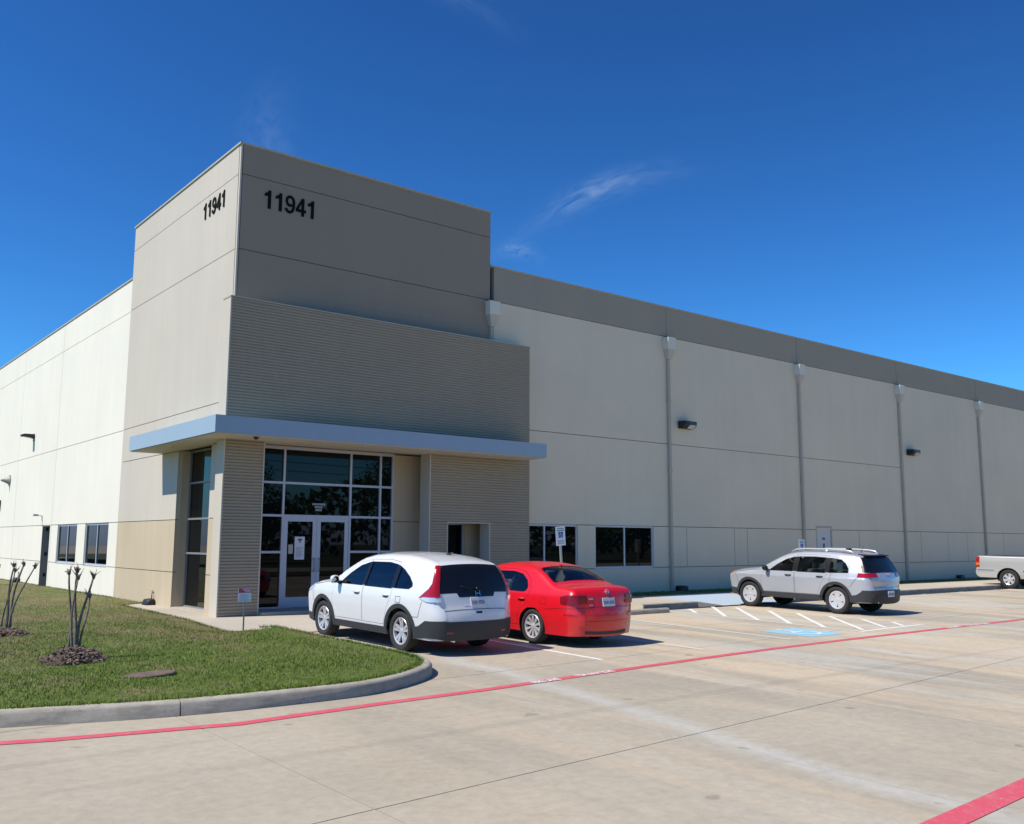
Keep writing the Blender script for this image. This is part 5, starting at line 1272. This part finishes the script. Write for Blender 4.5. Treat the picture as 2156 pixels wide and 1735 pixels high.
spec = dict(paint='carred', scale=(.97, .92, .92), R=.318, xr=-2.65, zb=.21, arch=.355, tw=.205, glass='clear', glassr='clear', handle='paint', mirmat='paint', mirror=(-.66, .95),
    seams=[((-3.40, .697), (-3.02, .66)), ((.36, .56), (.48, .70)), ((-.50, .965), (.42, .80)), ((-2.9, .86), (-3.04, .86)), ((-2.9, .75), (-3.04, .75)), ((-2.9, .75), (-2.9, .86)), ((-3.04, .75), (-3.04, .86))],
    cabin=(-.40, -2.75), seats=(-1.25, -2.10), rimspec=dict(rim=.72, n=10, w0=.022, w1=.062, mat='hubcap'),
    doors=[dict(front=True, poly=[(-.44, .32), (-.40, .66), (-.48, .90), (-.62, .99), (-.86, 1.13), (-1.14, 1.27), (-1.47, 1.345), (-1.48, .9), (-1.47, .32)], win=[(-.66, .945), (-.90, 1.10), (-1.16, 1.225), (-1.41, 1.29), (-1.42, .945)], handle=(-1.30, .80)),
           dict(poly=[(-1.485, .32), (-1.495, .9), (-1.485, 1.345), (-1.95, 1.355), (-2.25, 1.315), (-2.47, 1.18), (-2.56, 1.0), (-2.50, .82), (-2.34, .66), (-2.26, .50), (-2.235, .32)], win=[(-1.53, .945), (-1.52, 1.29), (-1.95, 1.295), (-2.20, 1.255), (-2.38, 1.15), (-2.46, 1.03), (-2.43, .965), (-2.36, .945)], handle=(-2.36, .81))],
    quarter=[], screens=[('windscreen', 'x', -.42, -1.18, (.055, .05)), ('rear_window', 'x', -2.51, -3.06, (.012, .02))],
    side=[('tail_lamp', [(-3.40, .90), (-3.42, .78), (-3.9, .76), (-3.9, .93), (-3.55, .935)], simple('dark_red_lens', (.20, .003, .010), .25), .014), ('head_lamp', [(.92, .70), (.60, .77), (.40, .79), (.48, .70), (.75, .60), (.92, .58)], 'clearlens', .006), ('window_pillar', [(-1.42, .95), (-1.415, 1.292), (-1.52, 1.292), (-1.53, .95)], 'trim', .006), ('bumper_seam', [(-3.40, .70), (-3.9, .715), (-3.9, .708), (-3.40, .693)], 'clad', .002), ('side_marker', [(-3.50, .60), (-3.9, .60), (-3.9, .578), (-3.50, .578)], 'redlens', .004)],
    strip=[('tail_lamp', [(.93, .95), (.93, .50), (.78, .48), (.76, .95)], 'r', bpy.data.materials['dark_red_lens'], .014), ('tail_lamp', [(.93, -.95), (.93, -.50), (.78, -.48), (.76, -.95)], 'r', bpy.data.materials['dark_red_lens'], .014),
           ('boot_seam', [(.712, .60), (.712, -.60), (.703, -.60), (.703, .60)], 'r', 'clad', .003), ('boot_seam', [(.93, .492), (.93, .486), (.715, .55), (.715, .556)], 'r', 'clad', .003), ('boot_seam', [(.93, -.492), (.93, -.486), (.715, -.55), (.715, -.556)], 'r', 'clad', .003),
           ('bumper_crease', [(.475, .86), (.475, -.86), (.462, -.86), (.462, .86)], 'r', 'carred', .010), ('lower_valance', [(.30, .8), (.30, -.8), (.245, -.8), (.245, .8)], 'r', 'clad', .006), ('reflector', [(.42, .70), (.42, .50), (.395, .50), (.395, .70)], 'r', 'redlens', .008), ('reflector', [(.42, -.70), (.42, -.50), (.395, -.50), (.395, -.70)], 'r', 'redlens', .008),
           ('grille', [(.66, .5), (.66, -.5), (.58, -.5), (.58, .5)], 'f', 'trim', .006)])
car = build_car('parked_car', 'red sedan parked nose-in between the white SUV and the empty accessible stall', 'car', (3.10, -5.47, lotz(-5.47)+.001), (0, -TILT, math.pi/2), jet, spec)
plate(car, jet, .80)
q, n = rear_pt(jet, .955, 0, .010)
b = MB(); b.lathe([(.043, -.008), (.055, -.012), (.055, 0), (.043, 0)], 20, 'x')
for a_, c_ in (((-.03, .034), (0, .004)), ((.03, .034), (0, .004)), ((-.04, .012), (-.016, -.034)), ((.04, .012), (.016, -.034)), ((-.016, -.034), (0, -.004)), ((.016, -.034), (0, -.004))):
    b.tube([(-.006, a_[0], a_[1]), (-.006, c_[0], c_[1])], .006, 5)
o = b.build('emblem', M['chrome'], car); o.location = q; o.rotation_euler = (0, math.atan2(n[2], -n[0]), 0)
for yy, zz_, wd_ in ((.42, .87, .11), (.40, .76, .14), (-.44, .86, .07)):
    q, n = rear_pt(jet, zz_, yy, .006); b = MB()
    for k in range(4): b.box(-.003, yy-wd_/2+wd_*k/4-yy, -.012, .002, yy-wd_/2+wd_*(k+.7)/4-yy, .012)
    o = b.build('badge', M['chrome'], car); o.location = (q[0], yy, zz_); o.rotation_euler = (0, math.atan2(n[2], -n[0]), 0)
b = MB(); b.tube([(-3.45, .42, .24), (-3.70, .42, .23)], .03, 10); b.build('exhaust_tip', M['chrome'], car, True)
b = MB(); b.box(-3.45, -.6, .21, -3.0, .6, .30); b.build('rear_silencer', M['under'], car, bevel=.03)
b = MB(); b.tube([(-2.42, 0, 1.40), (-2.50, 0, 1.44), (-2.56, 0, 1.455)], [.03, .02, .006], 8); b.build('roof_antenna', M['carred'], car, True)

# silver SUV --------------------------------------------------------
che = Surf([(.80, .33, .26, .12), (.83, .42, .26, .14), (.87, .56, .26, .15), (.88, .74, .22, .15), (.86, .90, .16, .12), (.74, .985, .12, .08), (.35, 1.055, .11, .05), (-.12, 1.10, .10, .05), (-.36, 1.135, .07, .06),
            (-.74, 1.36, .055, .09), (-1.05, 1.525, .06, .07), (-1.32, 1.60, .08, .05), (-1.75, 1.645, .10, .035), (-2.30, 1.65, .10, .035), (-2.85, 1.62, .10, .035), (-3.20, 1.575, .09, .035), (-3.38, 1.55, .06, .03),
            (-3.43, 1.45, .07, .05), (-3.55, 1.25, .09, .06), (-3.63, 1.09, .14, .07), (-3.68, .99, .19, .08), (-3.69, .86, .22, .09), (-3.66, .74, .23, .10), (-3.70, .66, .26, .11), (-3.71, .54, .26, .11), (-3.69, .42, .25, .10), (-3.66, .33, .24, .09)],
           [(1.0, .83), (.7, .88), (.35, .915), (0, .925), (-1.3, .915), (-2.70, .93), (-3.1, .915), (-3.4, .885), (-3.75, .84)],
           [(.25, -.06), (.35, -.035), (.50, -.03), (.62, -.022), (.80, -.008), (.92, .006), (.94, 0), (.99, -.02), (1.05, -.035), (1.12, -.06), (1.3, -.130), (1.5, -.225), (1.67, -.31)], 5, 16)
spec = dict(paint='carsilver', scale=(.965, .92, .92), R=.365, xr=-2.70, zb=.33, arch=.415, tw=.225, clad=.075, glass='clear', glassr='clear', handle='trim', mirmat='trim', mirror=(-.62, 1.065),
    seams=[((-3.12, .72), (-3.34, .985)), ((.40, .66), (.52, .95)), ((-.48, 1.10), (.5, 1.0)), ((-2.56, 1.07), (-2.52, .83))],
    cabin=(-.38, -3.3), seats=(-1.30, -2.20), rimspec=dict(rim=.68, n=5, w0=.09, w1=.235, ringw=.055, mat='hubcap'),
    doors=[dict(front=True, poly=[(-.42, .48), (-.40, .80), (-.48, 1.04), (-.60, 1.11), (-.86, 1.31), (-1.10, 1.455), (-1.46, 1.53), (-1.46, 1.0), (-1.46, .48)], win=[(-.66, 1.075), (-.90, 1.255), (-1.14, 1.395), (-1.38, 1.465), (-1.39, 1.075)], handle=(-1.28, .965)),
           dict(poly=[(-1.475, .48), (-1.475, 1.0), (-1.475, 1.53), (-2.0, 1.545), (-2.42, 1.53), (-2.45, 1.08), (-2.40, .96), (-2.26, .78), (-2.16, .48)], win=[(-1.55, 1.075), (-1.54, 1.475), (-2.0, 1.485), (-2.34, 1.47), (-2.37, 1.075)], handle=(-2.24, .965))],
    quarter=[[(-2.50, 1.085), (-2.49, 1.46), (-2.80, 1.425), (-2.95, 1.33), (-3.05, 1.20), (-3.06, 1.10)]],
    screens=[('windscreen', 'x', -.45, -1.14, (.055, .05)), ('rear_window', 'r', 1.50, 1.13, (.04, .09))],
    side=[('sill_cladding', [(-.30, .3), (-.30, .475), (-2.38, .475), (-2.38, .3)], 'clad', .012), ('bumper_cladding', [(-3.08, .28), (-3.10, .50), (-3.30, .53), (-3.42, .60), (-3.48, .655), (-3.9, .655), (-3.9, .25)], 'clad', .015), ('bumper_cladding', [(.38, .28), (.40, .52), (.70, .54), (1.0, .54), (1.0, .25)], 'clad', .012),
          ('tail_lamp', [(-3.36, 1.095), (-3.34, .99), (-3.9, .985), (-3.9, 1.10)], 'redlens', .014), ('head_lamp', [(.95, .93), (.80, .985), (.55, 1.01), (.50, .97), (.78, .92), (.95, .885)], 'amber', .008), ('window_pillar', [(-3.31, 1.50), (-3.8, 1.50), (-3.9, 1.12), (-3.48, 1.12)], 'trim', .010), ('window_pillar', [(-1.39, 1.08), (-1.39, 1.468), (-1.54, 1.477), (-1.55, 1.08)], 'trim', .006), ('window_pillar', [(-2.365, 1.08), (-2.335, 1.472), (-2.49, 1.463), (-2.50, 1.085)], 'trim', .006)],
    strip=[('hatch_glass_surround', [(1.525, .95), (1.525, -.95), (1.09, -.95), (1.09, .95)], 'r', 'trim', .003), ('tail_lamp', [(1.095, .95), (1.095, .48), (.99, .46), (.985, .95)], 'r', 'redlens', .014), ('tail_lamp', [(1.095, -.95), (1.095, -.48), (.99, -.46), (.985, -.95)], 'r', 'redlens', .014),
           ('bumper_cladding', [(.655, .95), (.655, -.95), (.25, -.95), (.25, .95)], 'r', 'clad', .015), ('bumper_cladding', [(.54, .95), (.54, -.95), (.31, -.95), (.31, .95)], 'f', 'clad', .012), ('reflector', [(.62, .74), (.62, .54), (.585, .54), (.585, .74)], 'r', 'redlens', .018), ('reflector', [(.62, -.74), (.62, -.54), (.585, -.54), (.585, -.74)], 'r', 'redlens', .018),
           ('hatch_seam', [(.735, .62), (.735, -.62), (.725, -.62), (.725, .62)], 'r', 'clad', .003), ('grille', [(.88, .5), (.88, -.5), (.80, -.5), (.80, .5)], 'f', 'trim', .006)])
car = build_car('parked_car', 'silver SUV with grey cladding and roof rails parked past the hatched aisle', 'car', (13.45, -4.80, lotz(-4.80)+.001), (0, -TILT, math.pi/2), che, spec)
plate(car, che, .56)
for sg in (1, -1):
    b = MB(); yy = [float(che.S([x], [z])[0])-.02 for x, z in ((-1.30, 1.56), (-1.45, 1.58), (-3.0, 1.565), (-3.1, 1.55))]
    b.tube([(-1.22, sg*.60, 1.60), (-1.36, sg*.60, 1.675), (-1.55, sg*.60, 1.70), (-2.3, sg*.60, 1.705), (-2.85, sg*.60, 1.685), (-3.02, sg*.60, 1.655), (-3.12, sg*.60, 1.58)], [.018, .022, .022, .022, .022, .022, .018], 8)
    b.box(-2.32, sg*.60-.015, 1.60, -2.24, sg*.60+.015, 1.69); b.build('roof_rail', M['alloy'], car, True)
b = MB(); b.prism([(-3.18, 1.595), (-3.46, 1.565), (-3.47, 1.545), (-3.36, 1.53), (-3.18, 1.56)][::-1], lambda a, c, t: (a, t, c), -.54, .54); b.build('roof_spoiler', M['trim'], car)
b = MB(); b.tube([(-2.95, .0, 1.64), (-3.03, .0, 1.80)], [.006, .003], 6); b.lathe([(.028, 0), (.02, .02), (.005, .03)], 10, 'z', (-2.95, 0, 1.645)); b.build('roof_antenna', M['trim'], car, True)
b = MB(); b.box(-2.62, -.10, 1.655, -2.50, .06, 1.735); b.build('roof_lamp', simple('maroon_plastic', (.05, .01, .015), .4), car, bevel=.02)
b = MB(); b.tube([(-3.50, .45, .36), (-3.72, .45, .35)], .03, 10); b.build('exhaust_tip', M['chrome'], car, True)
q, n = rear_pt(che, 1.04, .0, .008); b = MB()
for k in range(4): b.box(-.003, -.09+.048*k, -.018, .003, -.09+.048*k+.034, .018)
o = b.build('badge', M['chrome'], car); o.location = q

# pickup backed into a stall -----------------------------------------
pk = Surf([(.72, .42, .12, .08), (.90, .50, .16, .10), (.95, .70, .16, .12), (.94, .95, .14, .12), (.86, 1.10, .12, .10), (.60, 1.15, .12, .06), (-.30, 1.20, .11, .05), (-.52, 1.23, .08, .06),
           (-.95, 1.58, .06, .09), (-1.15, 1.73, .07, .07), (-1.40, 1.80, .09, .05), (-1.75, 1.82, .10, .04), (-2.10, 1.79, .10, .04), (-2.22, 1.70, .08, .03), (-2.27, 1.36, .05, .02), (-2.33, 1.315, .04, .0), (-3.3, 1.31, .035, .0), (-4.42, 1.31, .035, .0), (-4.62, 1.30, .04, .01),
           (-4.66, 1.20, .05, .02), (-4.665, .95, .06, .02), (-4.66, .75, .06, .02), (-4.70, .70, .06, .03), (-4.72, .58, .06, .03), (-4.68, .46, .06, .02), (-4.55, .42, .06, .02)],
          [(1.0, .90), (.7, .95), (.3, .985), (0, .99), (-2, .99), (-4.3, .985), (-4.8, .965)],
          [(.35, -.05), (.45, -.02), (.6, 0), (.72, .004), (.74, -.006), (.98, .004), (1.0, .012), (1.10, .006), (1.25, -.02), (1.33, -.035), (1.6, -.14), (1.83, -.25)], 4, 18)
spec = dict(paint='cartan', scale=(.96, .93, .93), R=.385, xr=-3.40, zb=.42, arch=.455, tw=.245, glass='tint', glassr='tint', handle='trim', mirmat='trim', mirror=(-.80, 1.19), cabin=(-.55, -2.15), seats=(-1.35,),
    rimspec=dict(rim=.62, n=6, w0=.075, w1=.13, mat='alloy'),
    doors=[dict(front=True, poly=[(-.62, .52), (-.60, 1.0), (-.70, 1.20), (-.98, 1.46), (-1.18, 1.62), (-1.45, 1.69), (-2.0, 1.70), (-2.03, 1.2), (-2.0, .52)], win=[(-.86, 1.235), (-1.05, 1.42), (-1.25, 1.56), (-1.50, 1.62), (-1.92, 1.625), (-1.94, 1.235)], handle=(-1.85, 1.08))],
    quarter=[], screens=[('windscreen', 'x', -.60, -1.18, (.055, .05)), ('rear_window', 'r', 1.0001, .9999, (.5, .5))][:1],
    side=[('tail_lamp', [(-4.50, 1.26), (-4.9, 1.26), (-4.9, 1.03), (-4.50, 1.03)], 'redlens', .010), ('indicator_lamp', [(-4.50, 1.025), (-4.9, 1.025), (-4.9, .91), (-4.50, .91)], 'amber', .010), ('tail_lamp', [(-4.50, .905), (-4.9, .905), (-4.9, .84), (-4.50, .84)], 'redlens', .010),
          ('side_moulding', [(-3.95, .735), (-4.6, .735), (-4.6, .715), (-3.95, .715)], 'chrome', .010), ('side_moulding', [(-.55, .735), (-2.85, .735), (-2.85, .70), (-.55, .70)], 'chrome', .010), ('bed_seam', [(-2.30, 1.30), (-2.318, 1.30), (-2.318, .45), (-2.30, .45)], 'trim', .003)],
    strip=[('bed_cover', [(-2.40, .88), (-2.40, -.88), (-4.58, -.88), (-4.58, .88)], 'x', 'black', .006), ('rear_bumper', [(.715, .95), (.715, -.95), (.45, -.95), (.45, .95)], 'r', 'chrome', .012)])
car = build_car('pickup_truck', 'pewter pickup truck backed up to the walk at the long grey wall', 'pickup truck', (29.80, -7.72, lotz(-7.72)+.001), (0, TILT, -math.pi/2), pk, spec)
plate(car, pk, .58)
b = MB(); b.tube([(-4.70, 0, .50), (-4.86, 0, .50), (-4.86, 0, .53)], [.03, .025, .02], 8); b.lathe([(.002, .53), (.025, .54), (.03, .56), (.02, .585), (.002, .59)], 10, 'z', (-4.86, 0, 0)); b.build('tow_ball', M['chrome'], car, True)

for o in list(bpy.data.objects):
    if o.parent is None and o.get('category') == 'car':
        if o['label'].startswith('silver'): warp(o, .88, .91, -2.70)
        elif o['label'].startswith('white'): warp(o, .90, .98, -2.62)
        else: warp(o, .92, .95, -2.65)
